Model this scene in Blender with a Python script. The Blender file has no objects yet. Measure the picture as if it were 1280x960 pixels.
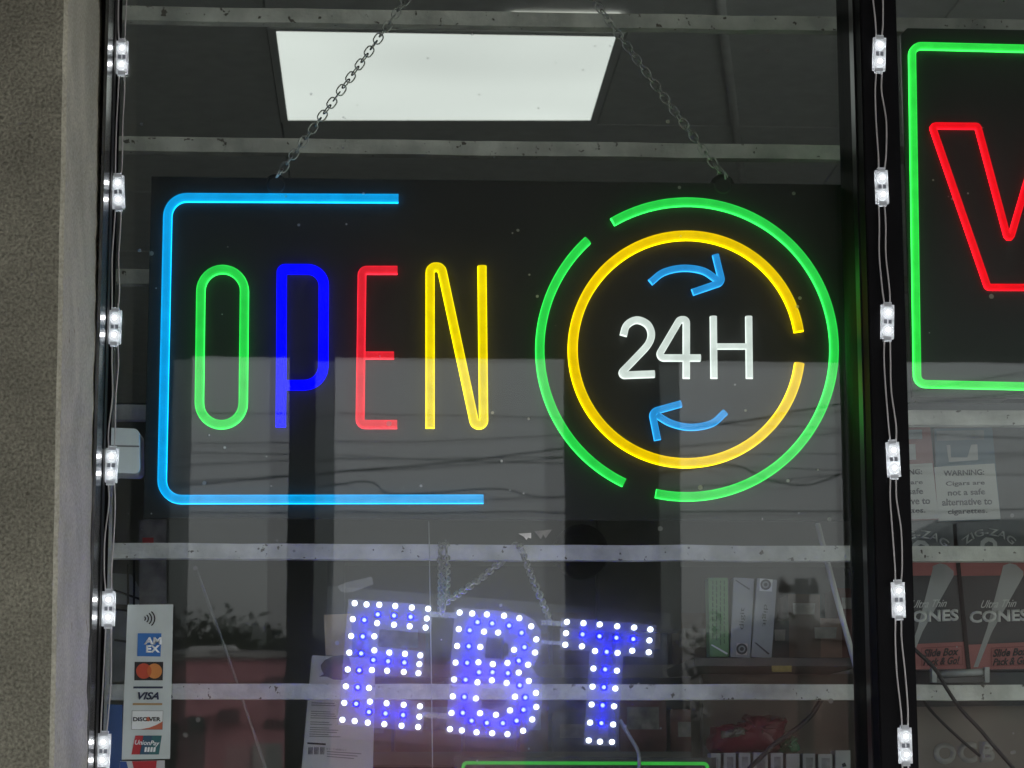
import bpy, bmesh, math, random
from mathutils import Vector, Matrix
random.seed(7)
S = bpy.context.scene
COL = S.collection

# ---------------------------------------------------------------- camera
F, YAW, PITCH, ROLL = 2977.6, 0.054552, 0.167351, -0.001842
CZ = 1.60
cy_, sy_, cp_, sp_ = math.cos(YAW), math.sin(YAW), math.cos(PITCH), math.sin(PITCH)
FWD = Vector((sy_*cp_, cy_*cp_, sp_)); R0 = Vector((cy_, -sy_, 0)); U0 = R0.cross(FWD)
RT = R0*math.cos(ROLL) + U0*math.sin(ROLL); UP = -R0*math.sin(ROLL) + U0*math.cos(ROLL)
cd = bpy.data.cameras.new("camera"); cam = bpy.data.objects.new("camera", cd); COL.objects.link(cam)
m3 = Matrix((RT, UP, -FWD)).transposed()
cam.matrix_world = Matrix.Translation((0, 0, CZ)) @ m3.to_4x4()
cd.sensor_width = 36; cd.lens = F/1280*36; cd.clip_start = .05; cd.clip_end = 2000
cd.dof.use_dof = True; cd.dof.focus_distance = 2.66; cd.dof.aperture_fstop = 22
S.camera = cam
# ---------------------------------------------------------------- world, sun, exposure
SUN_EL, SUN_ROT = math.radians(42), math.radians(62)
w = bpy.data.worlds.new("World"); S.world = w; w.use_nodes = True
nt = w.node_tree; nt.nodes.clear()
def wn(t, **k):
    n = nt.nodes.new(t)
    for a, b in k.items(): setattr(n, a, b)
    return n
sky = wn('ShaderNodeTexSky', sky_type='NISHITA', sun_disc=False)
sky.sun_elevation = SUN_EL; sky.sun_rotation = SUN_ROT; sky.dust_density = 4; sky.air_density = 1.2
hs = wn('ShaderNodeHueSaturation'); hs.inputs['Saturation'].default_value = .10; hs.inputs['Value'].default_value = 1.0
tc = wn('ShaderNodeTexCoord'); mp = wn('ShaderNodeMapping'); mp.inputs['Scale'].default_value = (1.2, 1.2, 3.5)
nz = wn('ShaderNodeTexNoise'); nz.inputs['Scale'].default_value = 2.6; nz.inputs['Detail'].default_value = 6
cr = wn('ShaderNodeValToRGB'); cr.color_ramp.elements[0].position = .3; cr.color_ramp.elements[0].color = (1.25, 1.27, 1.31, 1)
cr.color_ramp.elements[1].position = .7; cr.color_ramp.elements[1].color = (1.75, 1.75, 1.75, 1)
mx = wn('ShaderNodeMix', data_type='RGBA', blend_type='MULTIPLY'); mx.inputs[0].default_value = 1
bg = wn('ShaderNodeBackground'); bg.inputs['Strength'].default_value = .15
ow = wn('ShaderNodeOutputWorld')
L = nt.links.new
L(sky.outputs[0], hs.inputs['Color']); L(tc.outputs['Generated'], mp.inputs[0]); L(mp.outputs[0], nz.inputs['Vector'])
L(nz.outputs[0], cr.inputs[0]); L(hs.outputs[0], mx.inputs[6]); L(cr.outputs[0], mx.inputs[7])
L(mx.outputs[2], bg.inputs['Color']); L(bg.outputs[0], ow.inputs[0])
sl = bpy.data.lights.new("sun", 'SUN'); sl.energy = 1.2; sl.angle = math.radians(15); sl.color = (1, .97, .92)
so = bpy.data.objects.new("sun", sl); COL.objects.link(so)
sd = Vector((math.sin(SUN_ROT)*math.cos(SUN_EL), math.cos(SUN_ROT)*math.cos(SUN_EL), math.sin(SUN_EL)))
so.rotation_euler = sd.to_track_quat('Z', 'Y').to_euler(); so.location = (0, -10, 20)
S.view_settings.view_transform = 'Standard'; S.view_settings.look = 'None'
S.view_settings.gamma = 1; EXPO = 1.25; KE = 2**-EXPO
S.view_settings.exposure = EXPO
try: S.cycles.use_denoising = True; S.cycles.max_bounces = 10; S.cycles.transparent_max_bounces = 24
except Exception: pass

# ---------------------------------------------------------------- maths: where a sight line meets a plane
YG = 2.60                                   # the outer face of the shop glass
def ray(u, v): return (FWD*F + RT*(u-640) + UP*(480-v)).normalized()
def P(u, v, Y):
    d = ray(u, v); t = Y/d.y
    return Vector((d.x*t, Y, CZ + d.z*t))
def PZ(u, v, Z):
    d = ray(u, v); t = (Z-CZ)/d.z
    return Vector((d.x*t, d.y*t, Z))
def RF(u, v, Y):                            # the place behind the photographer that the glass mirrors at (u, v)
    D = 2*YG - Y; q = P(u, v, D)
    return Vector((q.x, Y, q.z))

# ---------------------------------------------------------------- materials
def lin(c): return tuple((x/12.92 if x <= .04045 else ((x+.055)/1.055)**2.4) for x in (c[0]/255, c[1]/255, c[2]/255)) + (1,)
MATS = {}
def mat(name, col=(.5, .5, .5), rough=.6, metal=0, var=.0, vscale=20, bump=0, bscale=200, spots=None, spec=.5, coat=0, trans=0):
    """principled material with mottled colour, fine relief and optional specks"""
    if name in MATS: return MATS[name]
    m = bpy.data.materials.new(name); m.use_nodes = True; n = m.node_tree; p = n.nodes['Principled BSDF']; l = n.links.new
    p.inputs['Roughness'].default_value = rough; p.inputs['Metallic'].default_value = metal
    p.inputs['Specular IOR Level'].default_value = spec; p.inputs['Coat Weight'].default_value = coat
    p.inputs['Transmission Weight'].default_value = trans
    p.inputs['Base Color'].default_value = (*col[:3], 1)
    g = n.nodes.new('ShaderNodeNewGeometry')
    src = None
    if var:
        a = n.nodes.new('ShaderNodeTexNoise'); a.inputs['Scale'].default_value = vscale; a.inputs['Detail'].default_value = 5
        l(g.outputs['Position'], a.inputs['Vector'])
        r = n.nodes.new('ShaderNodeValToRGB'); e = r.color_ramp.elements
        e[0].position = .3; e[1].position = .7
        e[0].color = (*[c*(1-var) for c in col[:3]], 1); e[1].color = (*[min(1, c*(1+var)) for c in col[:3]], 1)
        l(a.outputs[0], r.inputs[0]); l(r.outputs[0], p.inputs['Base Color']); src = r.outputs[0]
    if spots:
        sc_, thr, sc2 = spots
        a = n.nodes.new('ShaderNodeTexNoise'); a.inputs['Scale'].default_value = sc_; a.inputs['Detail'].default_value = 3
        l(g.outputs['Position'], a.inputs['Vector'])
        r = n.nodes.new('ShaderNodeValToRGB'); e = r.color_ramp.elements
        e[0].position = thr; e[1].position = thr+.04; e[0].color = (0, 0, 0, 1); e[1].color = (1, 1, 1, 1)
        l(a.outputs[0], r.inputs[0])
        x = n.nodes.new('ShaderNodeMix'); x.data_type = 'RGBA'
        l(r.outputs[0], x.inputs[0])
        if src: l(src, x.inputs[6])
        else: x.inputs[6].default_value = (*col[:3], 1)
        x.inputs[7].default_value = (*sc2, 1); l(x.outputs[2], p.inputs['Base Color'])
    if 'stucco' in name:
        lk = p.inputs['Base Color'].links[0]; cs = lk.from_socket
        a = n.nodes.new('ShaderNodeTexNoise'); a.inputs['Scale'].default_value = 9; a.inputs['Detail'].default_value = 8; a.inputs['Distortion'].default_value = .6; l(g.outputs['Position'], a.inputs['Vector'])
        r = n.nodes.new('ShaderNodeMapRange'); r.inputs[1].default_value = .3; r.inputs[2].default_value = .7; r.inputs[3].default_value = .74; r.inputs[4].default_value = 1.12; l(a.outputs[0], r.inputs[0])
        x = n.nodes.new('ShaderNodeVectorMath'); x.operation = 'SCALE'; l(cs, x.inputs[0]); l(r.outputs[0], x.inputs['Scale']); l(x.outputs[0], p.inputs['Base Color'])
    if bump:
        a = n.nodes.new('ShaderNodeTexNoise'); a.inputs['Scale'].default_value = bscale; a.inputs['Detail'].default_value = 4
        l(g.outputs['Position'], a.inputs['Vector'])
        b = n.nodes.new('ShaderNodeBump'); b.inputs['Strength'].default_value = bump; b.inputs['Distance'].default_value = .003
        l(a.outputs[0], b.inputs['Height']); l(b.outputs[0], p.inputs['Normal'])
    MATS[name] = m; return m
def glow(name, col, k=1.0, edge=.75):
    """a lit silicone light tube or lamp: emits, its flanks a little duller"""
    if name in MATS: return MATS[name]
    k = k*KE
    m = bpy.data.materials.new(name); m.use_nodes = True; n = m.node_tree; n.nodes.clear(); l = n.links.new
    o = n.nodes.new('ShaderNodeOutputMaterial'); e = n.nodes.new('ShaderNodeEmission'); e.inputs['Color'].default_value = col
    if edge != 1:
        g = n.nodes.new('ShaderNodeNewGeometry'); sx = n.nodes.new('ShaderNodeSeparateXYZ'); l(g.outputs['Normal'], sx.inputs[0])
        sa = n.nodes.new('ShaderNodeMath'); sa.operation = 'ABSOLUTE'; l(sx.outputs['Y'], sa.inputs[0])
        lw = n.nodes.new('ShaderNodeMath'); lw.operation = 'SUBTRACT'; lw.inputs[0].default_value = 1; l(sa.outputs[0], lw.inputs[1])   # 0 on the face, 1 on the flanks
        nn = n.nodes.new('ShaderNodeTexNoise'); nn.inputs['Scale'].default_value = 60
        l(g.outputs['Position'], nn.inputs['Vector'])
        mr = n.nodes.new('ShaderNodeFloatCurve'); cu = mr.mapping.curves[0]; k /= 8
        cu.points[0].location = (0, k); cu.points[1].location = (1, k*edge)
        for a_, b_ in ((.06, k), (.27, k*(1 + min(edge-1, 3)*.045)), (.60, k*(1 + min(edge-1, 3)*.13)), (.9, k*edge)): cu.points.new(a_, b_)
        for pt in cu.points: pt.handle_type = 'VECTOR'
        mr.mapping.update()
        l(lw.outputs[0], mr.inputs['Value'])
        m8 = n.nodes.new('ShaderNodeMath'); m8.operation = 'MULTIPLY'; m8.inputs[1].default_value = 8; l(mr.outputs[0], m8.inputs[0]); mr = m8
        m2 = n.nodes.new('ShaderNodeMapRange'); m2.inputs[1].default_value = .3; m2.inputs[2].default_value = .7; m2.inputs[3].default_value = .86; m2.inputs[4].default_value = 1.06
        l(nn.outputs[0], m2.inputs[0])
        mm = n.nodes.new('ShaderNodeMath'); mm.operation = 'MULTIPLY'
        l(mr.outputs[0], mm.inputs[0]); l(m2.outputs[0], mm.inputs[1]); l(mm.outputs[0], e.inputs['Strength'])
    else: e.inputs['Strength'].default_value = k
    l(e.outputs[0], o.inputs[0]); MATS[name] = m; return m
def glass(name, r0=.07, dust=.012, wave=.0, tint=(.93, .96, .95), patch=0):
    """window glass: mirrors by Schlick's law, lets the rest through, a film of dust scatters a little"""
    m = bpy.data.materials.new(name); m.use_nodes = True; n = m.node_tree; n.nodes.clear(); l = n.links.new
    N = n.nodes.new
    o = N('ShaderNodeOutputMaterial'); tr = N('ShaderNodeBsdfTransparent'); tr.inputs[0].default_value = (*tint, 1)
    gl = N('ShaderNodeBsdfGlossy'); gl.inputs['Roughness'].default_value = .0; gl.inputs['Color'].default_value = (.97, 1, .99, 1)
    g = N('ShaderNodeNewGeometry'); dot = N('ShaderNodeVectorMath'); dot.operation = 'DOT_PRODUCT'
    l(g.outputs['Incoming'], dot.inputs[0]); l(g.outputs['Normal'], dot.inputs[1])
    ab = N('ShaderNodeMath'); ab.operation = 'ABSOLUTE'; l(dot.outputs['Value'], ab.inputs[0])
    su = N('ShaderNodeMath'); su.operation = 'SUBTRACT'; su.inputs[0].default_value = 1; l(ab.outputs[0], su.inputs[1])
    pw = N('ShaderNodeMath'); pw.operation = 'POWER'; l(su.outputs[0], pw.inputs[0]); pw.inputs[1].default_value = 5
    ma = N('ShaderNodeMath'); ma.operation = 'MULTIPLY_ADD'; l(pw.outputs[0], ma.inputs[0]); ma.inputs[1].default_value = 1-r0; ma.inputs[2].default_value = r0
    if wave:
        nn = N('ShaderNodeTexNoise'); nn.inputs['Scale'].default_value = 9; nn.inputs['Detail'].default_value = 1.5
        l(g.outputs['Position'], nn.inputs['Vector'])
        c_ = N('ShaderNodeVectorMath'); c_.operation = 'SUBTRACT'; c_.inputs[1].default_value = (.5, .5, .5); l(nn.outputs['Color'], c_.inputs[0])
        k_ = N('ShaderNodeVectorMath'); k_.operation = 'SCALE'; k_.inputs['Scale'].default_value = wave; l(c_.outputs[0], k_.inputs[0])
        b = N('ShaderNodeVectorMath'); b.operation = 'ADD'; l(k_.outputs[0], b.inputs[0]); l(g.outputs['Normal'], b.inputs[1])
        b2 = N('ShaderNodeVectorMath'); b2.operation = 'NORMALIZE'; l(b.outputs[0], b2.inputs[0]); l(b2.outputs[0], gl.inputs['Normal'])
    mx1 = N('ShaderNodeMixShader'); l(ma.outputs[0], mx1.inputs[0]); l(tr.outputs[0], mx1.inputs[1]); l(gl.outputs[0], mx1.inputs[2])
    if dust:
        df = N('ShaderNodeBsdfDiffuse'); df.inputs[0].default_value = (.7, .7, .68, 1)
        tl = N('ShaderNodeBsdfTranslucent'); tl.inputs[0].default_value = (.8, .8, .8, 1)
        md = N('ShaderNodeMixShader'); md.inputs[0].default_value = .6; l(df.outputs[0], md.inputs[1]); l(tl.outputs[0], md.inputs[2])
        # film + specks
        n1 = N('ShaderNodeTexNoise'); n1.inputs['Scale'].default_value = 6; n1.inputs['Detail'].default_value = 8; l(g.outputs['Position'], n1.inputs['Vector'])
        r1 = N('ShaderNodeMapRange'); r1.inputs[1].default_value = .35; r1.inputs[2].default_value = .75; r1.inputs[3].default_value = dust*.4; r1.inputs[4].default_value = dust*1.8
        l(n1.outputs[0], r1.inputs[0])
        vo = N('ShaderNodeTexVoronoi'); vo.inputs['Scale'].default_value = 42; l(g.outputs['Position'], vo.inputs['Vector'])
        nw = N('ShaderNodeTexNoise'); nw.inputs['Scale'].default_value = 17; l(g.outputs['Position'], nw.inputs['Vector'])
        rw = N('ShaderNodeMapRange'); rw.inputs[1].default_value = .50; rw.inputs[2].default_value = .70; rw.inputs[3].default_value = .0; rw.inputs[4].default_value = .12; l(nw.outputs[0], rw.inputs[0])
        lt = N('ShaderNodeMath'); lt.operation = 'LESS_THAN'; l(vo.outputs['Distance'], lt.inputs[0]); l(rw.outputs[0], lt.inputs[1])
        sc = N('ShaderNodeMath'); sc.operation = 'MULTIPLY_ADD'; l(lt.outputs[0], sc.inputs[0]); sc.inputs[1].default_value = .35; l(r1.outputs[0], sc.inputs[2])
        if patch:                                # dust thickened here to imitate the glow halo around the dotted letters
            sb = N('ShaderNodeVectorMath'); sb.operation = 'SUBTRACT'; sb.inputs[1].default_value = tuple(P(622, 845, YG)); l(g.outputs['Position'], sb.inputs[0])
            sm = N('ShaderNodeVectorMath'); sm.operation = 'MULTIPLY'; sm.inputs[1].default_value = (1/.235, 0, 1/.115); l(sb.outputs[0], sm.inputs[0])
            ln = N('ShaderNodeVectorMath'); ln.operation = 'LENGTH'; l(sm.outputs[0], ln.inputs[0])
            n3 = N('ShaderNodeTexNoise'); n3.inputs['Scale'].default_value = 70; n3.inputs['Detail'].default_value = 9; n3.inputs['Roughness'].default_value = .75; l(g.outputs['Position'], n3.inputs['Vector'])
            m3_ = N('ShaderNodeMath'); m3_.operation = 'MULTIPLY_ADD'; l(n3.outputs[0], m3_.inputs[0]); m3_.inputs[1].default_value = .9; l(ln.outputs['Value'], m3_.inputs[2])
            r3 = N('ShaderNodeMapRange'); r3.interpolation_type = 'SMOOTHSTEP'; r3.inputs[1].default_value = .7; r3.inputs[2].default_value = 1.75; r3.inputs[3].default_value = patch; r3.inputs[4].default_value = 0; l(ln.outputs['Value'], r3.inputs[0]); l(m3_.outputs[0], r3.inputs[0])
            r4 = N('ShaderNodeMapRange'); r4.inputs[1].default_value = .42; r4.inputs[2].default_value = .72; r4.inputs[3].default_value = .45; r4.inputs[4].default_value = 2.6; l(n3.outputs[0], r4.inputs[0])
            m5 = N('ShaderNodeMath'); m5.operation = 'MULTIPLY'; l(r3.outputs[0], m5.inputs[0]); l(r4.outputs[0], m5.inputs[1])
            m4 = N('ShaderNodeMath'); m4.operation = 'ADD'; l(sc.outputs[0], m4.inputs[0]); l(m5.outputs[0], m4.inputs[1]); sc = m4
        mx2 = N('ShaderNodeMixShader'); l(sc.outputs[0], mx2.inputs[0]); l(mx1.outputs[0], mx2.inputs[1]); l(md.outputs[0], mx2.inputs[2])
        l(mx2.outputs[0], o.inputs[0])
    else: l(mx1.outputs[0], o.inputs[0])
    return m

# ---------------------------------------------------------------- object helpers
WL = {}
def tag(o, label=None, cat=None, group=None, kind=None):
    if label: o['label'] = label
    if cat: o['category'] = cat
    if group: o['group'] = group
    if kind: o['kind'] = kind
    return o
def thing(name, label, cat, loc=(0, 0, 0), group=None):
    o = bpy.data.objects.new(name, None); o.empty_display_size = .05; COL.objects.link(o); o.location = loc
    WL[o.name] = Vector(loc); return tag(o, label, cat, group)
class MB:
    def __init__(s): s.v = []; s.f = []
    def add(s, vs, fs):
        b = len(s.v); s.v += [tuple(v) for v in vs]; s.f += [tuple(i+b for i in f) for f in fs]; return s
    def box(s, a, b):
        (x0, y0, z0), (x1, y1, z1) = a, b
        return s.add([(x0,y0,z0),(x1,y0,z0),(x1,y1,z0),(x0,y1,z0),(x0,y0,z1),(x1,y0,z1),(x1,y1,z1),(x0,y1,z1)],
                     [(0,3,2,1),(4,5,6,7),(0,1,5,4),(1,2,6,5),(2,3,7,6),(3,0,4,7)])
    def prism(s, pts, th):                       # outline facing the street, given as points; thickness goes into the shop
        n = len(pts); c = [Vector(p) for p in pts]
        area = sum(c[i].x*c[(i+1) % n].z - c[(i+1) % n].x*c[i].z for i in range(n))
        if area < 0: c = c[::-1]
        back = [p + Vector((0, th, 0)) for p in c]
        return s.add(c+back, [tuple(range(n)), tuple(range(2*n-1, n-1, -1))] + [(i, i+n, (i+1) % n+n, (i+1) % n) for i in range(n)])
    def tube(s, pts, r, k=8, closed=False):
        pts = [Vector(p) for p in pts]; n = len(pts); base = len(s.v); up = None
        for i, p in enumerate(pts):
            a = pts[i-1] if (i or closed) else p; b = pts[(i+1) % n] if (i < n-1 or closed) else p
            t = (b-a).normalized()
            if up is None: up = t.orthogonal().normalized()
            up = (up - t*up.dot(t)).normalized(); q = t.cross(up)
            rr = r[i] if isinstance(r, (list, tuple)) else r
            for j in range(k):
                g = 2*math.pi*j/k; s.v.append(tuple(p + up*math.cos(g)*rr + q*math.sin(g)*rr))
        m = n if closed else n-1
        for i in range(m):
            for j in range(k):
                a, b = base+i*k, base+((i+1) % n)*k
                s.f.append((a+j, a+(j+1) % k, b+(j+1) % k, b+j))
        if not closed: s.f.append(tuple(base+j for j in range(k-1, -1, -1))); s.f.append(tuple(base+(n-1)*k+j for j in range(k)))
        return s
    def lathe(s, prof, c, axis='z', k=16):
        base = len(s.v); c = Vector(c)
        for r, h in prof:
            for j in range(k):
                g = 2*math.pi*j/k; x, y = r*math.cos(g), r*math.sin(g)
                o = {'z': Vector((x, y, h)), 'y': Vector((x, -h, y)), 'x': Vector((h, x, y))}[axis]
                s.v.append(tuple(c+o))
        for i in range(len(prof)-1):
            for j in range(k):
                a, b = base+i*k, base+(i+1)*k; s.f.append((a+j, a+(j+1) % k, b+(j+1) % k, b+j))
        s.f.append(tuple(base+j for j in range(k-1, -1, -1))); s.f.append(tuple(base+(len(prof)-1)*k+j for j in range(k)))
        return s
def link_mesh(name, me, m, parent=None, loc=None, rot=None):
    if m and not me.materials: me.materials.append(m)
    o = bpy.data.objects.new(name, me); COL.objects.link(o)
    if parent: o.parent = parent
    if loc is not None: o.location = loc
    if rot is not None: o.rotation_euler = rot
    return o
def build(mb, name, m, parent=None, smooth=False, bevel=0, at=None, fix=True):
    """world-space mesh -> one object; a child keeps its thing's origin"""
    o0 = WL.get(parent.name, Vector()) if parent else (Vector(at) if at is not None else None)
    if o0 is None:
        n = len(mb.v); xs = [v[0] for v in mb.v]; ys = [v[1] for v in mb.v]; zs = [v[2] for v in mb.v]
        o0 = Vector(((min(xs)+max(xs))/2, (min(ys)+max(ys))/2, min(zs)))
    me = bpy.data.meshes.new(name); me.from_pydata([tuple(Vector(v)-o0) for v in mb.v], [], mb.f); me.update()
    bm = bmesh.new(); bm.from_mesh(me)
    if fix: bmesh.ops.recalc_face_normals(bm, faces=bm.faces)
    if bevel: bmesh.ops.bevel(bm, geom=[e for e in bm.edges if e.is_manifold and e.calc_face_angle(0) > .6], offset=bevel, segments=2, affect='EDGES', clamp_overlap=True)
    bm.to_mesh(me); bm.free()
    if smooth:
        for p in me.polygons: p.use_smooth = True
    o = link_mesh(name, me, m, parent)
    if not parent: o.location = o0
    WL[o.name] = o0; return o
def bxo(name, a, b, m, parent=None, bevel=0, kind=None):
    o = build(MB().box(a, b), name, m, parent, bevel=bevel)
    if kind: o['kind'] = kind
    return o
def quad(name, px, Y, m, parent=None, th=.0006, bevel=0): return build(MB().prism([P(u, v, Y) for u, v in px], th), name, m, parent, bevel=bevel)
def text(name, s, px, Y, m, parent, bold=0.0, th=.0004, spacing=1.0, shear=0, arc=0):
    """lettering fitted into the four-cornered field px (tl, tr, br, bl)"""
    c = bpy.data.curves.new(name, 'FONT'); c.body = s; c.offset = bold; c.resolution_u = 3; c.space_character = spacing; c.shear = shear
    t = bpy.data.objects.new(name, c); me = bpy.data.meshes.new_from_object(t)
    xs = [v.co.x for v in me.vertices]; ys = [v.co.y for v in me.vertices]
    x0, x1, y0, y1 = min(xs), max(xs), min(ys), max(ys); o0 = WL[parent.name]
    tl, tr, br, bl = [Vector(p) for p in px]
    for v in me.vertices:
        a = (v.co.x-x0)/(x1-x0); b = (v.co.y-y0)/(y1-y0)
        q = (tl*(1-a)+tr*a)*b + (bl*(1-a)+br*a)*(1-b)
        if arc:                                  # bend along a bow: ends drop and lean outwards
            g = (a-.5)*arc; h = (bl-tl).length; R = (tr-tl).length/arc; cx = (bl+br)/2 + Vector((0, R))
            q = Vector((cx.x + (R+h*b)*math.sin(g), cx.y - (R+h*b)*math.cos(g)))
        v.co = P(q.x, q.y, Y) - o0
    me.update(); o = link_mesh(name, me, m, parent)
    bpy.data.objects.remove(t); bpy.data.curves.remove(c)
    md = o.modifiers.new('thickness', 'SOLIDIFY'); md.thickness = th; md.offset = 0
    WL[o.name] = o0; return o
def plate(name, loops, Y, m, parent, th=.003):
    """flat cut sheet with holes; loops in picture points"""
    c = bpy.data.curves.new(name, 'CURVE'); c.dimensions = '2D'; c.fill_mode = 'BOTH'; c.extrude = th/2
    for lp in loops:
        s = c.splines.new('POLY'); s.points.add(len(lp)-1); s.use_cyclic_u = True
        for i, (u, v) in enumerate(lp):
            q = P(u, v, Y); s.points[i].co = (q.x, q.z, 0, 1)
    t = bpy.data.objects.new(name, c); me = bpy.data.meshes.new_from_object(t); o0 = WL[parent.name]
    for v in me.vertices: v.co = Vector((v.co.x, Y + th/2 + v.co.z, v.co.y)) - o0
    me.update(); me.flip_normals(); o = link_mesh(name, me, m, parent); bpy.data.objects.remove(t); bpy.data.curves.remove(c)
    WL[o.name] = o0; return o
def rounded(pts, r, closed=False, seg=8):
    """round the corners of a 2D polyline"""
    out = []; n = len(pts); rr = r if isinstance(r, (list, tuple)) else [r]*n
    for i in range(n):
        p = Vector(pts[i])
        if (not closed and i in (0, n-1)) or rr[i] == 0: out.append(p); continue
        a = Vector(pts[i-1]); b = Vector(pts[(i+1) % n]); da = (a-p).normalized(); db = (b-p).normalized()
        ang = da.angle(db); t = min(rr[i]/math.tan(ang/2), (a-p).length*.49 if closed or i > 1 else (a-p).length*.95, (b-p).length*.49 if closed or i < n-2 else (b-p).length*.95)
        r_ = t*math.tan(ang/2); c = p + (da+db).normalized()*(r_/math.sin(ang/2)); s = p+da*t; e = p+db*t
        a0 = math.atan2(s.y-c.y, s.x-c.x); a1 = math.atan2(e.y-c.y, e.x-c.x); d = (a1-a0+math.pi) % (2*math.pi)-math.pi
        for k in range(seg+1): g = a0+d*k/seg; out.append(Vector((c.x+r_*math.cos(g), c.y+r_*math.sin(g))))
    return out
def arc(cx, cy, r, a0, a1, n=64): return [(cx+r*math.cos(math.radians(a0+(a1-a0)*i/n)), cy-r*math.sin(math.radians(a0+(a1-a0)*i/n))) for i in range(n+1)]
def neon(name, pts, Y, wpx, m, parent, closed=False, depth=1.1):
    """flexible light tube: a D-shaped section laid along the line"""
    mb = MB(); k = P(641, 480, Y).x - P(640, 480, Y).x; w = wpx*k; d = w*depth
    q = [P(u, v, Y) for u, v in pts]; c = [q[0]]
    for a in q[1:]:
        if (a-c[-1]).length > 1e-4: c.append(a)
    if closed and (c[0]-c[-1]).length < 1e-4: c.pop()
    n = len(c)
    prof = [(-.5, 0), (-.5, .48), (-.465, .66), (-.39, .82), (-.26, .95), (-.12, 1), (.12, 1), (.26, .95), (.39, .82), (.465, .66), (.5, .48), (.5, 0)]
    for i, p in enumerate(c):
        a = c[i-1] if (i or closed) else None; b = c[(i+1) % n] if (i < n-1 or closed) else None
        t1 = (p-a).normalized() if a is not None else None; t2 = (b-p).normalized() if b is not None else None
        t1 = t1 or t2; t2 = t2 or t1; t = (t1+t2).normalized(); nn = Vector((-t.z, 0, t.x)); sc_ = 1/max(.45, t.dot(t1))
        for x, h in prof: mb.v.append(tuple(p + nn*(x*w*sc_) - Vector((0, h*d, 0))))
    K = len(prof)
    for i in range(n if closed else n-1):
        for j in range(K): a, b = i*K, ((i+1) % n)*K; mb.f.append((a+j, a+(j+1) % K, b+(j+1) % K, b+j))
    if not closed: mb.f.append(tuple(range(K))); mb.f.append(tuple((n-1)*K+j for j in range(K-1, -1, -1)))
    return build(mb, name, m, parent, smooth=False)

# =============================================================== SETTING
stucco = mat('stucco_tan', (.26, .252, .195), .95, var=.42, vscale=330, bump=1.0, bscale=330, spots=(60, .72, (.13, .12, .09)))
stucco_lit = mat('stucco_jamb_lit', (.46, .447, .36), .95, var=.22, vscale=300, bump=.9, bscale=330, spots=(35, .70, (.26, .23, .17)))  # same stucco, lighter: the jamb's stronger light is put into its colour
concrete = mat('concrete', (.34, .33, .31), .9, var=.12, vscale=5, bump=.3, bscale=90)
asphalt = mat('asphalt', (.075, .075, .073), .9, var=.2, vscale=3, bump=.4, bscale=60)
black = mat('black_anodised', (.006, .006, .007), .55, metal=0, spec=.07, var=.15, vscale=15, bump=.05, bscale=60)
alu = mat('worn_frame_metal', (.17, .175, .18), .22, metal=1, var=.35, vscale=25, bump=.12, bscale=40)
barpaint = mat('dirty_white_paint', (.56, .55, .51), .55, var=.30, vscale=26, bump=.35, bscale=150, spots=(120, .66, (.10, .085, .07)))
ceilm = mat('ceiling_tile_face', (.80, .81, .79), .95, var=.06, vscale=30, bump=.4, bscale=400)
shopwall = mat('shop_wall_paint', (.22, .22, .21), .9, var=.08, vscale=3)
floorm = mat('shop_floor_vinyl', (.62, .61, .59), .5, var=.1, vscale=4)
capm = mat('canopy_soffit_paint', (.07, .07, .068), .9, var=.1, vscale=2)

ground = bxo('ground', (-400, -500, -.3), (400, -2.7, -.15), asphalt, kind='structure')
bxo('sidewalk', (-14, -2.62, -.2), (14, 2.9, 0), concrete, kind='structure', bevel=.01)
bxo('kerb', (-14, -2.75, -.25), (14, -2.622, .004), mat('kerb_concrete', (.4, .39, .36), .9, var=.1), kind='structure', bevel=.012)

def XZ(u, v, Y): return P(u, v, Y).x
YF, YGI = 2.515, 2.612                       # mullion front, inner glass
XJ = P(75, 480, 2.27).x                      # jamb plane (constant X)
YJ0 = 2.27
# where the jamb meets the window frame
XL = P(134, 480, YG).x                       # left frame inner side
XM0 = P(1068, 480, YG).x; XM1 = P(1134.5, 480, YF).x
ZC = 2.95
# outer shell
sw = thing('storefront_wall', 'tan stucco wall pier at the left edge beside the window', 'wall', (XJ-.5, YJ0, 0))
b = MB(); zs = [0 + i*.02 for i in range(148)]
pr = []
for z in zs:
    jx = random.gauss(0, .00015); tilt = (2.04-z)*.011; tr_ = (2.04-z)*(.0145 if z > 2.04 else .009)
    pr.append([(-3.6, YJ0, z), (XJ-.004+jx+tilt, YJ0, z), (XJ+jx+tilt, YJ0+.004, z), (XJ+.0012+random.gauss(0, .0006)+tr_, YG-.05, z), (XJ+.0012+tr_, YG+.12, z), (-3.6, YG+.12, z)])
for r in pr: b.v += r
for i in range(len(pr)-1):
    for j in range(6): b.f.append((i*6+j, i*6+(j+1) % 6, (i+1)*6+(j+1) % 6, (i+1)*6+j))
build(MB().add([p for r in pr for p in (r[0], r[1])], [(2*i, 2*i+1, 2*i+3, 2*i+2) for i in range(len(pr)-1)]), 'wall_face', stucco, sw)
rr = [(r[1], r[2], r[3], r[4]) for r in pr]
build(MB().add([p for r in rr for p in r], [(4*i+j, 4*i+j+1, 4*i+j+5, 4*i+j+4) for i in range(len(rr)-1) for j in range(3)]), 'wall_jamb', stucco_lit, sw)
# upper, lower and right wall
bxo('wall_above_window', (-3.6, YJ0+.003, 2.94), (3.2, YG+.12, 3.6), stucco, kind='structure')
bxo('wall_below_window', (XJ+.02, YG-.12, 0), (2.0, YG+.12, .55), stucco, kind='structure')
bxo('wall_right', (2.0, YJ0+.002, .0), (3.2, YG+.12, 2.938), stucco, kind='structure')
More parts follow.
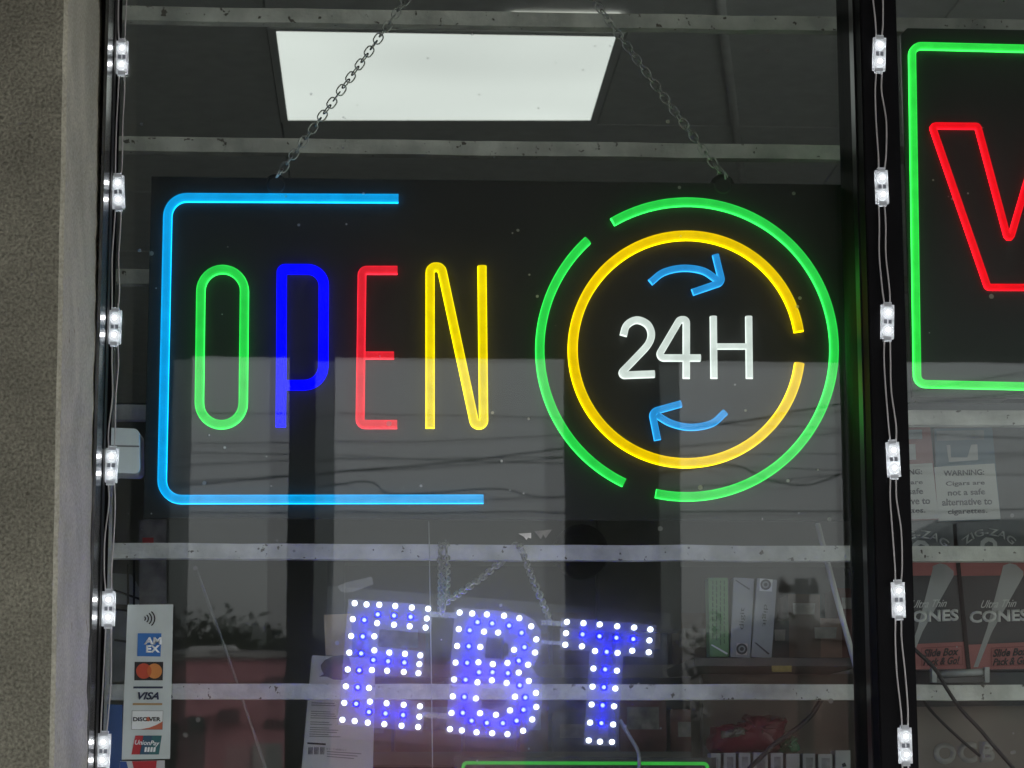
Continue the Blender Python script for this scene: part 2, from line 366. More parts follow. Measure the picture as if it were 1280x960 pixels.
# ragged old caulk in the joint
cb = MB(); n = 170; c0, c1 = [], []
for i in range(n):
    z = .6 + i*(2.3/n)
    c0.append((XJ-.0005+(2.04-z)*(.0145 if z > 2.04 else .009) + max(0, random.gauss(.0008, .0014)), YG-.053, z)); c1.append((XL-.003, YG-.049, z))
cb.add([p for q in zip(c0, c1) for p in q], [(2*i, 2*i+1, 2*i+3, 2*i+2) for i in range(n-1)])
build(cb, 'caulk_joint', mat('old_black_caulk', (.014, .013, .012), .9, var=.4, vscale=120, bump=1, bscale=300, spots=(90, .66, (.10, .065, .04))), sw)
rb = MB()
for i in range(120):
    z = random.uniform(1.9, 2.6); x = XJ+.0005+(2.04-z)*(.0145 if z > 2.04 else .009); y = YG-.054-abs(random.gauss(0, .004)); s = random.uniform(.0008, .0026)
    rb.add([(x-.001, y, z), (x+s, y+.001, z+s*.4), (x+s*.3, y-.001, z+s*1.6)], [(0, 1, 2)])
o = build(rb, 'crumbling_edge', mat('crumbled_stucco', (.30, .24, .17), .95, var=.3, vscale=90), sw, fix=False); o['kind'] = 'stuff'

# window
ZT, ZB = 2.93, .56
win = thing('shop_window', 'black framed shop window with two panes and dark mullion', 'window', (0, YG, ZB))
bxo('frame_post', (XL-.0035, YF+.006, ZB), (XL, YG+.05, ZT), alu, win, bevel=.0010)
bxo('frame_stop', (XL+.0004, YG-.0035, ZB), (XL+.006, YG-.0006, ZT), black, win, bevel=.001)
bxo('glint_mask', (XL+.0003, YG-.026, ZB), (XL+.0012, YG-.004, ZT), mat('glint_mask_black', (.008, .008, .008), .85), win)  # black strip added so only the front half of the frame side mirrors the modules
bxo('mullion', (XM0, YF, ZB), (XM1, YG+.05, ZT), black, win, bevel=.0015)
xr = P(1077, 480, YG-.035).x
bxo('mullion_trim', (XM0-.0016, YG-.052, ZB), (XM0-.0002, YG-.030, ZT), mat('grey_trim_metal', (.06, .062, .065), .3, metal=1, var=.3, vscale=30), win)
bxo('head_frame', (XL, YF+.012, ZT), (2.0, YG+.05, ZT+.05), black, win)
bxo('sill_frame', (XL, YF+.012, ZB-.04), (2.0, YG+.05, ZB), black, win)
bxo('frame_post', (1.96, YF+.01, ZB), (2.0, YG+.05, ZT), black, win)
g_out = glass('outer_glass', .036, .006, .0013); g_in = glass('inner_glass', .016, .005, .0022, patch=.13)
def pane(x0, x1, y, m, tilt=0, tz=0):
    c = (x0+x1)/2
    bb = MB().add([(x0, y+(x0-c)*tilt, ZB), (x1, y+(x1-c)*tilt, ZB), (x1, y+(x1-c)*tilt+tz, ZT), (x0, y+(x0-c)*tilt+tz, ZT)], [(0, 1, 2, 3)])
    o = build(bb, 'glass_pane', m, win); return o
pane(XL, XM0, YG, g_out); pane(XM1-.02, 1.96, YG, g_out)
pane(XL, XM0, YGI, g_in, tilt=.0062, tz=.002); pane(XM1-.02, 1.96, YGI, g_in, tilt=-.004, tz=.001)

# interior shell
bxo('floor', (-3.6, YG+.12, -.05), (3.2, 9, 0), floorm, kind='structure')
bxo('wall_back', (-3.6, 9, 0), (3.2, 9.1, 3.4), shopwall, kind='structure')
bxo('wall_side', (-3.7, YG+.12, 0), (-3.602, 9.1, 3.4), shopwall, kind='structure')
bxo('wall_side', (3.202, YG+.12, 0), (3.3, 9.1, 3.4), shopwall, kind='structure')
ceil = bxo('ceiling', (-3.6, YG+.12, ZC+.03), (3.2, 9, ZC+.1), mat('ceiling_plenum', (.05, .05, .05), .9), kind='structure')
# troffer
tq = [PZ(345, 38, ZC-.004), PZ(770, 45, ZC-.004), PZ(738, 150, ZC-.004), PZ(360, 150, ZC-.004)]
ctr = sum(tq, Vector())/4
def troffer_mat():
    if 'lamp_diffuser' in MATS: return MATS['lamp_diffuser']
    m = glow('lamp_diffuser', (.97, 1, .95, 1), .80, 1); n = m.node_tree; l = n.links.new
    e = next(x for x in n.nodes if x.type == 'EMISSION'); g = n.nodes.new('ShaderNodeNewGeometry'); nn = n.nodes.new('ShaderNodeTexNoise'); nn.inputs['Scale'].default_value = 2.2; nn.inputs['Detail'].default_value = 1
    l(g.outputs['Position'], nn.inputs['Vector']); r = n.nodes.new('ShaderNodeMapRange'); r.inputs[1].default_value = .3; r.inputs[2].default_value = .7
    r.inputs[3].default_value = .70*KE; r.inputs[4].default_value = .88*KE; l(nn.outputs[0], r.inputs[0]); l(r.outputs[0], e.inputs['Strength']); return m
tf = thing('ceiling_light', 'bright square ceiling light panel behind the top of the sign chains', 'ceiling light', tuple(ctr))
tb = MB().add([tuple(p) for p in tq] + [tuple(p+Vector((0, 0, .03))) for p in tq], [(0, 1, 2, 3), (4, 5, 6, 7), (0, 1, 5, 4), (1, 2, 6, 5), (2, 3, 7, 6), (3, 0, 4, 7)])
build(tb, 'diffuser', troffer_mat(), tf)
x0t, y0t = min(p.x for p in tq)-.015, min(p.y for p in tq)-.015; x1t, y1t = max(p.x for p in tq)+.015, max(p.y for p in tq)+.015
oc4 = [Vector((x0t, y0t, ZC-.005)), Vector((x1t, y0t, ZC-.005)), Vector((x1t, y1t, ZC-.005)), Vector((x0t, y1t, ZC-.005))]
fr = MB()
for i in range(4):
    a, c, oa, oc = tq[i], tq[(i+1) % 4], oc4[i], oc4[(i+1) % 4]; up_ = Vector((0, 0, .03)); dn = Vector((0, 0, -.0015))
    fr.add([a+dn, c+dn, oc, oa, a+up_, c+up_, oc+up_, oa+up_], [(0, 1, 2, 3), (7, 6, 5, 4), (0, 4, 5, 1), (2, 6, 7, 3)])
build(fr, 'frame', mat('light_frame', (.80, .81, .79), .8), tf)
for k, (dx, dy) in enumerate(((.15, 3.0), (-1.7, 2.4), (1.9, 2.4))):     # unseen panels added to lift the light inside the shop
    t2 = thing('ceiling_light', ('added fill light, a square ceiling panel hidden behind the sign board', 'added fill light, a square ceiling panel out of view to the left', 'added fill light, a square ceiling panel out of view to the right')[k], 'ceiling light', (ctr.x+dx, ctr.y+dy, ZC-.012))
    x_, y_ = ctr.x+dx, ctr.y+dy
    bxo('diffuser', (x_-.29, y_-.29, ZC-.012), (x_+.29, y_+.29, ZC-.006), troffer_mat(), t2)
    for a_, b_ in (((x_-.31, y_-.31), (x_+.31, y_-.291)), ((x_-.31, y_+.291), (x_+.31, y_+.31)), ((x_-.31, y_-.2905), (x_-.291, y_+.2905)), ((x_+.291, y_-.2905), (x_+.31, y_+.2905))):
        bxo('frame', (a_[0], a_[1], ZC-.014), (b_[0], b_[1], ZC-.002), mat('light_frame'), t2)
fl = MB()
for i in range(16):
    a_, b_ = random.random(), random.random(); p = (tq[0]*(1-a_)+tq[1]*a_)*(1-b_) + (tq[3]*(1-a_)+tq[2]*a_)*b_; r_ = random.uniform(.0008, .0022)
    fl.add([(p.x-r_, p.y, p.z-.001), (p.x, p.y-r_*2, p.z-.001), (p.x+r_, p.y, p.z-.001), (p.x, p.y+r_*2, p.z-.001)], [(0, 1, 2, 3)])
build(fl, 'fly_specks', mat('speck_brown', (.12, .10, .07), .9), tf, fix=False)['kind'] = 'stuff'
# tiles around it
tw, td = 1.21, y1t-y0t
tile_me = None
for ix in range(-3, 3):
    for iy in range(-2, 9):
        ax = x0t + (ix*tw); bx = ax+tw
        if ix == 0 and iy == 0: continue
        ay, by = y0t+iy*td, y0t+(iy+1)*td
        if ay < YG+.14 or by > 9 or ax < -3.6 or bx > 3.2: continue
        bxo('ceiling_tile', (ax+.002, ay+.002, ZC+random.uniform(-.001, .001)), (bx-.002, by-.002, ZC+.02), ceilm, ceil)
bxo('ceiling_tile', (x1t+.004, y0t+.002, ZC), (x0t+tw-.002, y1t-.002, ZC+.02), ceilm, ceil)
# slanting raceway and thin batten
q = [PZ(895, -60, ZC-.006), PZ(905, 45, ZC-.006), PZ(925, 200, ZC-.006), PZ(936, 270, ZC-.006)]
rw = build(MB().tube(q, .009, 6), 'cable_raceway', mat('raceway_paint', (.88, .88, .86), .5, var=.1), smooth=True)
tag(rw, 'thin pale conduit slanting across the dark ceiling right of the light', 'conduit')
q = [PZ(640, 21.5, ZC-.012), PZ(776, 22.5, ZC-.012), PZ(776, 25.5, ZC-.012), PZ(640, 23.5, ZC-.012)]
bt = thing('batten_light', 'thin lit edge of a lamp just above the upper bar', 'ceiling light', tuple(q[0]))
build(MB().add([tuple(p) for p in q]+[tuple(p+Vector((0, 0, .008))) for p in q], [(0, 1, 2, 3), (4, 5, 6, 7), (0, 1, 5, 4), (1, 2, 6, 5), (2, 3, 7, 6), (3, 0, 4, 7)]), 'tube', glow('batten_glow', (1, .98, .9, 1), .75, 1), bt)

# =============================================================== GRILLES
YB = 2.72
zb = [P(600, 693.5, YB).z]; z2 = P(600, 865, YB).z; zt1 = P(600, 22.5+.3, YB).z
step = (zt1 - z2)/5.0
bh = (P(600, 684, YB).z - P(600, 703, YB).z)
def grille(x0, x1, label, side):
    g = thing('window_grille', label, 'window grille', ((x0+x1)/2, YB, ZB), 'white bar grilles behind the panes')
    for k in range(-7, 7):
        z = z2 + k*step
        if z < ZB+.02 or z > ZT: continue
        mb = MB(); n = 14; rj = [random.gauss(0, .0004) for _ in range(n+1)]
        for i in range(n):
            xa, xb = x0+(x1-x0)*i/n, x0+(x1-x0)*(i+1)/n
            za, zb_ = rj[i], rj[i+1]
            mb.add([(xa, YB, z-bh/2+za), (xb, YB, z-bh/2+zb_), (xb, YB+bh, z-bh/2+zb_), (xa, YB+bh, z-bh/2+za), (xa, YB, z+bh/2+za), (xb, YB, z+bh/2+zb_), (xb, YB+bh, z+bh/2+zb_), (xa, YB+bh, z+bh/2+za)],
                   [(0, 1, 5, 4), (4, 5, 6, 7), (3, 2, 1, 0), (7, 6, 2, 3)] + ([(0, 4, 7, 3)] if i == 0 else []) + ([(1, 2, 6, 5)] if i == n-1 else []))
        build(mb, 'bar', barpaint, g)
    for x in side: bxo('upright', (x-.0045, YB+.001, ZB), (x+.0045, YB+bh-.002, ZT), barpaint, g)
    return g
xg0 = P(90, 480, YB).x; xg1 = P(1061, 480, YB).x
grille(xg0, xg1, 'white horizontal bar grille behind the wide pane with the multicolour sign', [xg1+.0055])
grille(XM1-.01, 1.93, 'white horizontal bar grille behind the right pane in front of packages', [1.935])

# =============================================================== OPEN SIGN
YS = 2.660
boardm = mat('black_acrylic', (.022, .0225, .022), .42, spec=.22, var=.2, vscale=5)
BLUE = glow('tube_sky_blue', lin((12, 168, 245)), .98, 4)
GREEN = glow('tube_green', lin((44, 222, 78)), .98, 4)
PURE = glow('tube_deep_blue', (.0, .0, 1.6, 1), .98, 4)
RED = glow('tube_red', lin((242, 36, 52)), .98, 4)
YEL = glow('tube_yellow', lin((255, 226, 0)), .98, 4)
AMB = glow('tube_amber', lin((255, 212, 0)), .98, 4)
WHT = glow('tube_white', lin((230, 238, 232)), 1.0, 2.0)
ARR = glow('tube_azure', lin((44, 156, 232)), .93, 3)
bl = [P(187, 225, YS), P(1062, 226, YS), P(1073, 649, YS), P(181, 650, YS)]
sgn = thing('open_sign', 'black sign board with multicolour OPEN lettering and 24H in circles', 'open sign', tuple((bl[2]+bl[3])/2))
bx0, bx1 = (bl[0].x+bl[3].x)/2, (bl[1].x+bl[2].x)/2; bz0, bz1 = (bl[2].z+bl[3].z)/2, (bl[0].z+bl[1].z)/2
bxo('board', (bx0, YS, bz0), (bx1, YS+.006, bz1), boardm, sgn, bevel=.0008)
e = .0005; YN = YS-e
neon('border_tube', rounded([(498, 249.3), (210.5, 248), (202.5, 625), (604, 624.5)], 24), YN, 11, BLUE, sgn)
O = []
O += [Vector((250.5+.0*i, 0)) for i in range(0)]
def stadium(x0t, x1t, yt, x0b, x1b, yb):
    rt, rb_ = (x1t-x0t)/2, (x1b-x0b)/2
    a = [(x0t+rt+rt*math.cos(g), yt+rt-rt*math.sin(g)) for g in [math.pi*i/16 for i in range(17)]]
    b_ = [(x0b+rb_-rb_*math.cos(g), yb-rb_+rb_*math.sin(g)) for g in [math.pi*i/16 for i in range(17)]]
    return a[::1] + b_
C3 = lambda L_: [(100+x*.4375, 220+y*.4375) for x, y in L_]
neon('letter_tube', stadium(251.3, 305.8, 337.6, 249.5, 304.3, 531.5), YN, 11, GREEN, sgn, closed=True)
neon('letter_tube', rounded(C3([(574, 718), (577, 268), (697, 268), (695, 598), (588, 599)]), [0, 4, 20, 24, 0]), YN, 12, PURE, sgn)
neon('letter_tube', rounded(C3([(907, 271), (806, 271), (800, 711), (906, 711)]), [0, 6, 7, 0]), YN, 10.5, RED, sgn)
neon('letter_tube', C3([(815, 514), (897, 514)]), YN-.0003, 9.5, RED, sgn)
neon('letter_tube', rounded(C3([(1000, 722), (1000, 262), (1032, 262), (1128, 712), (1153, 712), (1148, 260)]), [0, 7, 7, 6, 6, 0], seg=7), YN, 11, YEL, sgn)
neon('ring_tube', arc(858, 437.5, 184, 120.3, -102.2, 90), YN, 11, GREEN, sgn)
neon('ring_tube', arc(859, 437.5, 184.5, 244.6, 132.6, 60), YN, 11, GREEN, sgn)
neon('ring_tube', arc(857.5, 437.5, 142, 8.8, 352.8, 110), YN, 12, AMB, sgn)
C4 = lambda L_: [(640+x*.4377, 220+y*.4375) for x, y in L_]
def smooth2(pts, k=6):
    out = []; p = [Vector(a) for a in pts]; p = [p[0]*2-p[1]] + p + [p[-1]*2-p[-2]]
    for i in range(1, len(p)-2):
        for j in range(k):
            t = j/k; out.append(.5*((2*p[i]) + (p[i+1]-p[i-1])*t + (2*p[i-1]-5*p[i]+4*p[i+1]-p[i+2])*t*t + (-p[i-1]+3*p[i]-3*p[i+1]+p[i+2])*t**3))
    out.append(p[-2]); return out
neon('numeral_tube', smooth2(C4([(317, 458), (327, 428), (355, 413), (385, 425), (397, 452), (388, 482), (352, 522), (318, 557)])) + rounded(C4([(318, 557), (304, 571), (406, 567)]), [0, 3, 0])[1:], YN, 9, WHT, sgn)
neon('numeral_tube', rounded(C4([(497, 580), (497, 412), (478, 412), (414, 521), (537, 521)]), [0, 4, 5, 5, 0]), YN, 8.8, WHT, sgn)
for x in (575, 676): neon('letter_tube', C4([(x-1, 403), (x+1, 580)]), YN, 8.5, WHT, sgn)
neon('letter_tube', C4([(583, 488), (668, 488)]), YN-.0003, 7.5, WHT, sgn)
neon('arrow_tube', smooth2(C4([(394, 306), (432, 277), (487, 265), (545, 273), (588, 301)])), YN, 8.5, ARR, sgn)
neon('arrow_tube', rounded(C4([(580, 227), (599, 305), (514, 334)]), [0, 6, 0]), YN-.0004, 8.5, ARR, sgn)
neon('arrow_tube', smooth2(C4([(608, 676), (570, 708), (510, 719), (455, 708), (412, 684)])), YN, 8.5, ARR, sgn)
neon('arrow_tube', rounded(C4([(482, 652), (399, 675), (415, 756)]), [0, 7, 0]), YN-.0004, 8.5, ARR, sgn)
for u in (345, 903):                                   # rubber ears that take the chains
    c = P(u, 226, YS+.003)
    build(MB().lathe([(.0145, 0), (.0138, .004), (.009, .007)], (c.x, YS+.006, c.z-.006), 'y', 20), 'hanger_ear', mat('black_rubber', (.012, .012, .012), .7), sgn, smooth=False)
# chains
steel = mat('dull_steel', (.52, .51, .49), .42, metal=1, var=.25, vscale=200)
def link_me(L_, W_, r):
    mb = MB(); pts = []
    for i in range(14):
        g = 2*math.pi*i/14; x, z = math.cos(g)*W_/2, math.sin(g)*W_/2
        z += (L_-W_)/2*(1 if math.sin(g) > .01 else -1 if math.sin(g) < -.01 else 0); pts.append((x, 0, z))
    mb.tube(pts, r, 6, closed=True)
    me = bpy.data.meshes.new('chain_link'); me.from_pydata(mb.v, [], mb.f); me.update()
    for p in me.polygons: p.use_smooth = True
    return me
LK = link_me(.0135, .0095, .00085); LK2 = link_me(.0100, .0070, .00115)
LK.materials.append(steel); LK2.materials.append(steel)
def chain(name, label, pts, me, pitch, twist=90, base=0, group=None, jit=12):
    pts = [Vector(p) for p in pts]; t = thing(name, label, 'chain', tuple(pts[0]), group)
    seg = [(pts[i+1]-pts[i]).length for i in range(len(pts)-1)]; tot = sum(seg); n = int(tot/pitch); s = 0
    for k in range(n+1):
        d = min(k*pitch, tot-1e-6); i = 0
        while d > seg[i]: d -= seg[i]; i += 1
        p = pts[i].lerp(pts[i+1], d/seg[i]); ax = (pts[i+1]-pts[i]).normalized()
        q = ax.to_track_quat('Z', 'Y').to_matrix().to_4x4() @ Matrix.Rotation(math.radians(base + twist*k + random.uniform(-jit, jit)), 4, 'Z')
        o = link_mesh('link', me, None, t); o.location = p-pts[0]; o.rotation_euler = q.to_euler()
    return t
YC = YS+.002
def sag(a, b, s, n=8): return [a.lerp(b, i/n) - Vector((0, 0, s*4*(i/n)*(1-i/n))) for i in range(n+1)]
A = P(349, 217, YC); B = P(903, 219, YC); T = P(625, -166, YC)
chain('hanging_chain', 'steel chain slanting up right from the left corner of the sign', sag(A, T-Vector((.004, 0, 0)), .006), LK, .0094, base=20, group='steel chains holding the sign board')
chain('hanging_chain', 'steel chain slanting up left from the right corner of the sign', sag(B, T+Vector((.004, 0, 0)), .006), LK, .0094, base=60, group='steel chains holding the sign board')
for (u, v, du) in ((345, 222, -1), (905, 224, 1)):
    hk = build(MB().tube([P(u, v, YC-.008), P(u+du*-3, v-7, YC-.006), P(u-du*-9 if du > 0 else u+9, v-19 if du < 0 else v-19, YC-.002)] if du < 0 else [P(u+2, v, YC-.008), P(u, v-10, YC-.006), P(u-8, v-18, YC-.002)], .0011, 6), 'hook', steel, sgn, smooth=True)
bxo_hook = build(MB().tube([P(625, -168, YC), P(625, -172, YC+.02), P(625, -168, YB-.01), P(625, -160, YB-.002)], .0015, 6), 'ceiling_hook', steel, smooth=True)
tag(bxo_hook, 'steel hook above the frame where both sign chains meet', 'hook')

# =============================================================== EBT SIGN
YE = 2.622
eb = thing('ebt_sign', 'clear acrylic sign with EBT in white and blue light dots', 'led sign', tuple(P(620, 930, YE)))
C5 = lambda L_: [(380+x*.390625, 640+y*.390625) for x, y in L_]
def acr(name, d, t, col):
    m = bpy.data.materials.new(name); m.use_nodes = True; n = m.node_tree; n.nodes.clear(); N = n.nodes.new; l = n.links.new
    o = N('ShaderNodeOutputMaterial'); tr = N('ShaderNodeBsdfTransparent'); df = N('ShaderNodeBsdfDiffuse'); tl = N('ShaderNodeBsdfTranslucent'); gl = N('ShaderNodeBsdfGlossy')
    df.inputs[0].default_value = (*col, 1); tl.inputs[0].default_value = (*col, 1); gl.inputs['Roughness'].default_value = .08
    a = N('ShaderNodeMixShader'); a.inputs[0].default_value = .5; l(df.outputs[0], a.inputs[1]); l(tl.outputs[0], a.inputs[2])
    g = N('ShaderNodeNewGeometry'); nn = N('ShaderNodeTexNoise'); nn.inputs['Scale'].default_value = 45; nn.inputs['Detail'].default_value = 8; nn.inputs['Roughness'].default_value = .7; l(g.outputs['Position'], nn.inputs['Vector'])
    mr = N('ShaderNodeMapRange'); mr.inputs[1].default_value = .35; mr.inputs[2].default_value = .7; mr.inputs[3].default_value = d*.6; mr.inputs[4].default_value = d*1.5; l(nn.outputs[0], mr.inputs[0])
    b_ = N('ShaderNodeMixShader'); l(mr.outputs[0], b_.inputs[0]); l(tr.outputs[0], b_.inputs[1]); l(a.outputs[0], b_.inputs[2])
    c = N('ShaderNodeMixShader'); c.inputs[0].default_value = t; l(b_.outputs[0], c.inputs[1]); l(gl.outputs[0], c.inputs[2]); l(c.outputs[0], o.inputs[0]); return m
letm = acr('glow_acrylic', .105, .05, (.38, .42, .95)); clr = acr('clear_dusty_acrylic', .006, .018, (.8, .85, .95))  # letter panels: blue tint and milky scatter stand in for the dots' glow
plate('backing_sheet', [C5([(75, 235), (1175, 325), (1150, 500), (1040, 790), (60, 720)])], YE+.007, clr, eb, .002)
Eo = [(143, 278), (413, 298), (405, 388), (242, 374), (238, 432), (386, 446), (380, 530), (232, 522), (226, 592), (388, 608), (380, 703), (106, 680)]
Bo = [(483, 306), (560, 311), (640, 317), (700, 325), (735, 345), (757, 378), (760, 420), (750, 462), (728, 498), (750, 525), (762, 565), (761, 620), (748, 672), (715, 708), (655, 726), (560, 720), (453, 708)]
Bh1 = [(585, 402), (632, 404), (655, 425), (655, 455), (635, 470), (577, 466)]
Bh2 = [(572, 562), (632, 566), (655, 590), (640, 620), (600, 632), (567, 625)]
To = [(824, 338), (1127, 361), (1119, 466), (1022, 460), (1003, 752), (895, 745), (914, 444), (818, 440)]
plate('letter_panel', [C5(Eo)], YE, letm, eb); plate('letter_panel', [C5(Bo), C5(Bh1), C5(Bh2)], YE, letm, eb); plate('letter_panel', [C5(To)], YE, letm, eb)
for r in ([(405, 318), (490, 322), (490, 340), (405, 336)], [(757, 345), (830, 350), (830, 366), (760, 361)], [(380, 640), (458, 645), (458, 662), (380, 657)], [(760, 410), (826, 414), (826, 426), (760, 422)]):
    plate('link_strip', [C5(r)], YE+.0008, acr('strip_acrylic', .3, .06, (.8, .85, .9)), eb, .0015)
EW = [(162,292),(200,296),(241,297),(292,301),(345,306),(397,310),(393,341),(389,370),(338,366),(288,361),(234,356),(156,343),(151,397),(145,450),(140,504),(134,558),(129,611),(123,665),(225,398),(225,443),(273,450),(323,454),(372,459),(369,487),(366,516),(217,506),(266,508),(319,512),(208,563),(211,607),(264,612),(319,617),(371,622),(369,655),(365,688),(162,669),(204,674),(257,679),(312,684)]
EB_ = [(236,328),(288,332),(341,336),(193,346),(188,399),(183,453),(177,507),(172,561),(167,614),(222,474),(269,478),(321,482),(208,640),(261,645),(317,650)]
BW = [(498,322),(538,325),(585,328),(640,332),(689,340),(727,366),(743,408),(739,450),(717,489),(687,514),(719,541),(742,579),(743,624),(730,664),(701,700),(651,711),(602,708),(552,705),(505,699),(467,695),(495,375),(490,429),(485,482),(480,536),(476,590),(472,643),(576,383),(621,386),(672,441),(651,483),(604,487),(558,481),(564,432),(555,545),(601,539),(648,547),(675,591),(659,635),(614,649),(563,644),(550,597)]
BB = [(530,379),(555,353),(602,357),(656,364),(696,387),(705,433),(687,476),(527,430),(522,483),(560,513),(603,513),(652,516),(517,537),(690,555),(708,594),(702,633),(680,668),(636,676),(585,675),(536,668),(513,592),(508,643)]
TW = [(841,352),(894,356),(946,360),(1002,366),(1056,370),(1108,376),(1105,411),(1103,449),(1050,444),(1003,451),(1001,508),(996,565),(992,622),(989,680),(985,736),(947,735),(911,731),(915,674),(920,616),(923,559),(926,501),(931,445),(889,430),(836,425),(838,388)]
TB = [(891,392),(945,398),(999,403),(1053,407),(968,448),(963,504),(959,561),(955,619),(951,676)]
def me_of(mb, name, m, smooth=True):
    me = bpy.data.meshes.new(name); me.from_pydata(mb.v, [], mb.f); me.update(); me.materials.append(m)
    for p in me.polygons: p.use_smooth = smooth
    bm = bmesh.new(); bm.from_mesh(me); bmesh.ops.recalc_face_normals(bm, faces=bm.faces); bm.to_mesh(me); bm.free(); return me
dome = lambda r, h: MB().lathe([(r, 0), (r, h*.5), (r*.86, h*.78), (r*.55, h*.94), (r*.15, h)], (0, 0, 0), 'y', 10)
ledw = me_of(dome(.0030, .0055), 'led_white', glow('white_led', (.84, .90, 1, 1), 5, 1))
ledb = me_of(dome(.0022, .0050), 'led_blue_core', glow('blue_led_core', (.0042, .0050, 1, 1), 215, 1))
ringb = me_of(dome(.0042, .0024), 'led_blue_ring', glow('blue_led', (.0, .0, .20, 1), 1, 1))
ringd = mat('led_dark_rim', (.01, .012, .09), .3)
rimb = me_of(MB().lathe([(.0036, 0), (.0036, .0034), (.0031, .0034), (.0031, .001)], (0, 0, 0), 'y', 10), 'led_rim', ringd)
o0 = WL[eb.name]
for L_ in (EW, BW, TW):
    for p in C5(L_): link_mesh('white_led', ledw, None, eb, P(*p, YE-.0004)-o0)
for L_ in (EB_, BB, TB):
    for p in C5(L_):
        q = P(*p, YE-.0004)-o0
        r = link_mesh('blue_led', ringb, None, eb, q)
        link_mesh('led_core', ledb, None, r, (0, -.0004, 0))
# its chains over the bar
YH = YB-.006
def PT(L_, Y=YH): return [P(u, v, Y) for u, v in L_]
over = lambda u: [P(u, 700, YH), P(u, 684, YH), P(u, 679, YB+.004)]
PD = lambda L_: [P(u, v, Y) for u, v, Y in L_]
e_ = (YE+.006, YB-.006)
cb_ = PD([(551.5, 766, e_[0]), (551, 740, e_[0]+.03), (551, 710, e_[1]-.02), (550, 690, e_[1]), (551, 682, e_[1])]) + [P(552, 679.5, YB+.006)]
chain('hanging_chain', 'left strand of the doubled steel chain above the left of the dotted letters', cb_, LK2, .0068, 90, 60, 'small chains of the dotted letter sign')
cb_ = PD([(557, 752, e_[0]+.004), (558.5, 725, e_[0]+.04), (558, 690, e_[1]-.003), (558, 682, e_[1]-.003)]) + [P(557, 679.5, YB+.006)]
chain('hanging_chain', 'right strand of the doubled steel chain looped on the bar', cb_, LK2, .0068, 90, 100, 'small chains of the dotted letter sign')
cb_ = PD([(558, 752, e_[0]+.006), (580, 738, e_[0]+.04), (603, 722, e_[1]-.02), (623, 705, e_[1])]) + [P(628, 701, YB+.03)]
chain('hanging_chain', 'steel chain slanting up from the doubled strands to behind the bar', cb_, LK2, .0068, 90, 40, 'small chains of the dotted letter sign')
cb_ = [P(643, 681, YB+.006)] + PD([(650, 683, e_[1]), (655, 695, e_[1]), (666, 725, e_[1]-.03), (678, 752, e_[0]+.03), (687, 775, e_[0])])
chain('hanging_chain', 'single steel chain slanting down right to between the B and the T', cb_, LK2, .0068, 90, 50, 'small chains of the dotted letter sign')
for L_ in ([(552, 748), (550.5, 762), (551, 768)], [(557, 750), (556, 762), (554, 768)], [(684, 768), (687, 776), (689, 782)]):
    build(MB().tube(PT(L_, YE+.002), .0009, 6), 'hook', steel, eb, smooth=True)

# =============================================================== VAPE-STYLE SIGN IN THE RIGHT PANE
YV = 2.655
vs = thing('framed_sign', 'black sign with green tube border and a large red letter V', 'neon sign', tuple(P(1265, 510, YV)))
p0, p1 = P(1121.5, 35, YV), P(1128, 505, YV)
z0_, z1_ = P(1200, 497, YV).z, P(1200, 36, YV).z
xv1 = P(1400, 300, YV).x
pts = [(p0.x+.004, YV, z0_), (xv1, YV, z0_), (xv1, YV, z1_), (p0.x+.012, YV, z1_), (p0.x+.004, YV, z1_-.008)]
build(MB().prism(pts, .006), 'board', mat('black_acrylic_panel', (.018, .019, .019), .3, spec=.35, var=.15, vscale=5), vs, bevel=.0006)
VG = glow('tube_bright_green', lin((50, 238, 76)), .98, 4); VR = glow('tube_bright_red', (1.0, .004, .012, 1), 1.0, 4)
neon('border_tube', rounded([(1139.3, 58.3), (1386, 64.5), (1390, 486), (1145.8, 480.3)], 11, closed=True), YV-.0005, 9.5, VG, vs, closed=True)
neon('letter_tube', rounded([(1164.5, 158), (1221.5, 158.5), (1260.7, 305), (1303, 159.5), (1357, 160), (1289, 359.8), (1234, 359.5)], [3, 4, 3, 3, 3, 4, 4], closed=True, seg=3), YV-.0005, 8.2, VR, vs, closed=True)

# =============================================================== LIGHT STRINGS
modm = acr('clear_plastic_case', .66, .08, (.9, .93, .96))
def modmesh():
    bm = bmesh.new(); bmesh.ops.create_cube(bm, size=1); bmesh.ops.scale(bm, vec=(.0140, .005, .0430), verts=bm.verts)
    es = [e for e in bm.edges if abs((e.verts[0].co-e.verts[1].co).y) > .003]
    bmesh.ops.bevel(bm, geom=es, offset=.0028, segments=4, affect='EDGES'); me = bpy.data.meshes.new('module_case'); bm.to_mesh(me); bm.free(); me.materials.append(modm); return me
MOD = modmesh()
lensm = glow('lens_glow', (.93, .97, 1, 1), .92, .55)
LENS = me_of(MB().lathe([(.0055, 0), (.0054, .0016), (.0044, .0024), (.0040, .0018), (.0034, .0026), (.001, .0030)], (0, 0, 0), 'y', 18), 'module_lens', lensm)
CORE = me_of(MB().lathe([(.0022, 0), (.0020, .0018), (.001, .0026)], (0, 0, 0), 'y', 12), 'module_core', glow('lens_core', (.97, .98, 1, 1), 22, 1))
CHIP = me_of(MB().box((-.0042, -.0008, -.0022), (-.0008, 0, .0022)).box((.0008, -.0008, -.0022), (.0042, 0, .0022)), 'module_chip', mat('chip_grey', (.12, .13, .15), .5), False)
PLUG = me_of(MB().box((-.0040, -.0010, -.0018), (.0040, 0, .0018)), 'module_plug', mat('plug_grey', (.36, .38, .40), .5), False)
wire = mat('clear_wire', (.52, .50, .50), .35, var=.1)
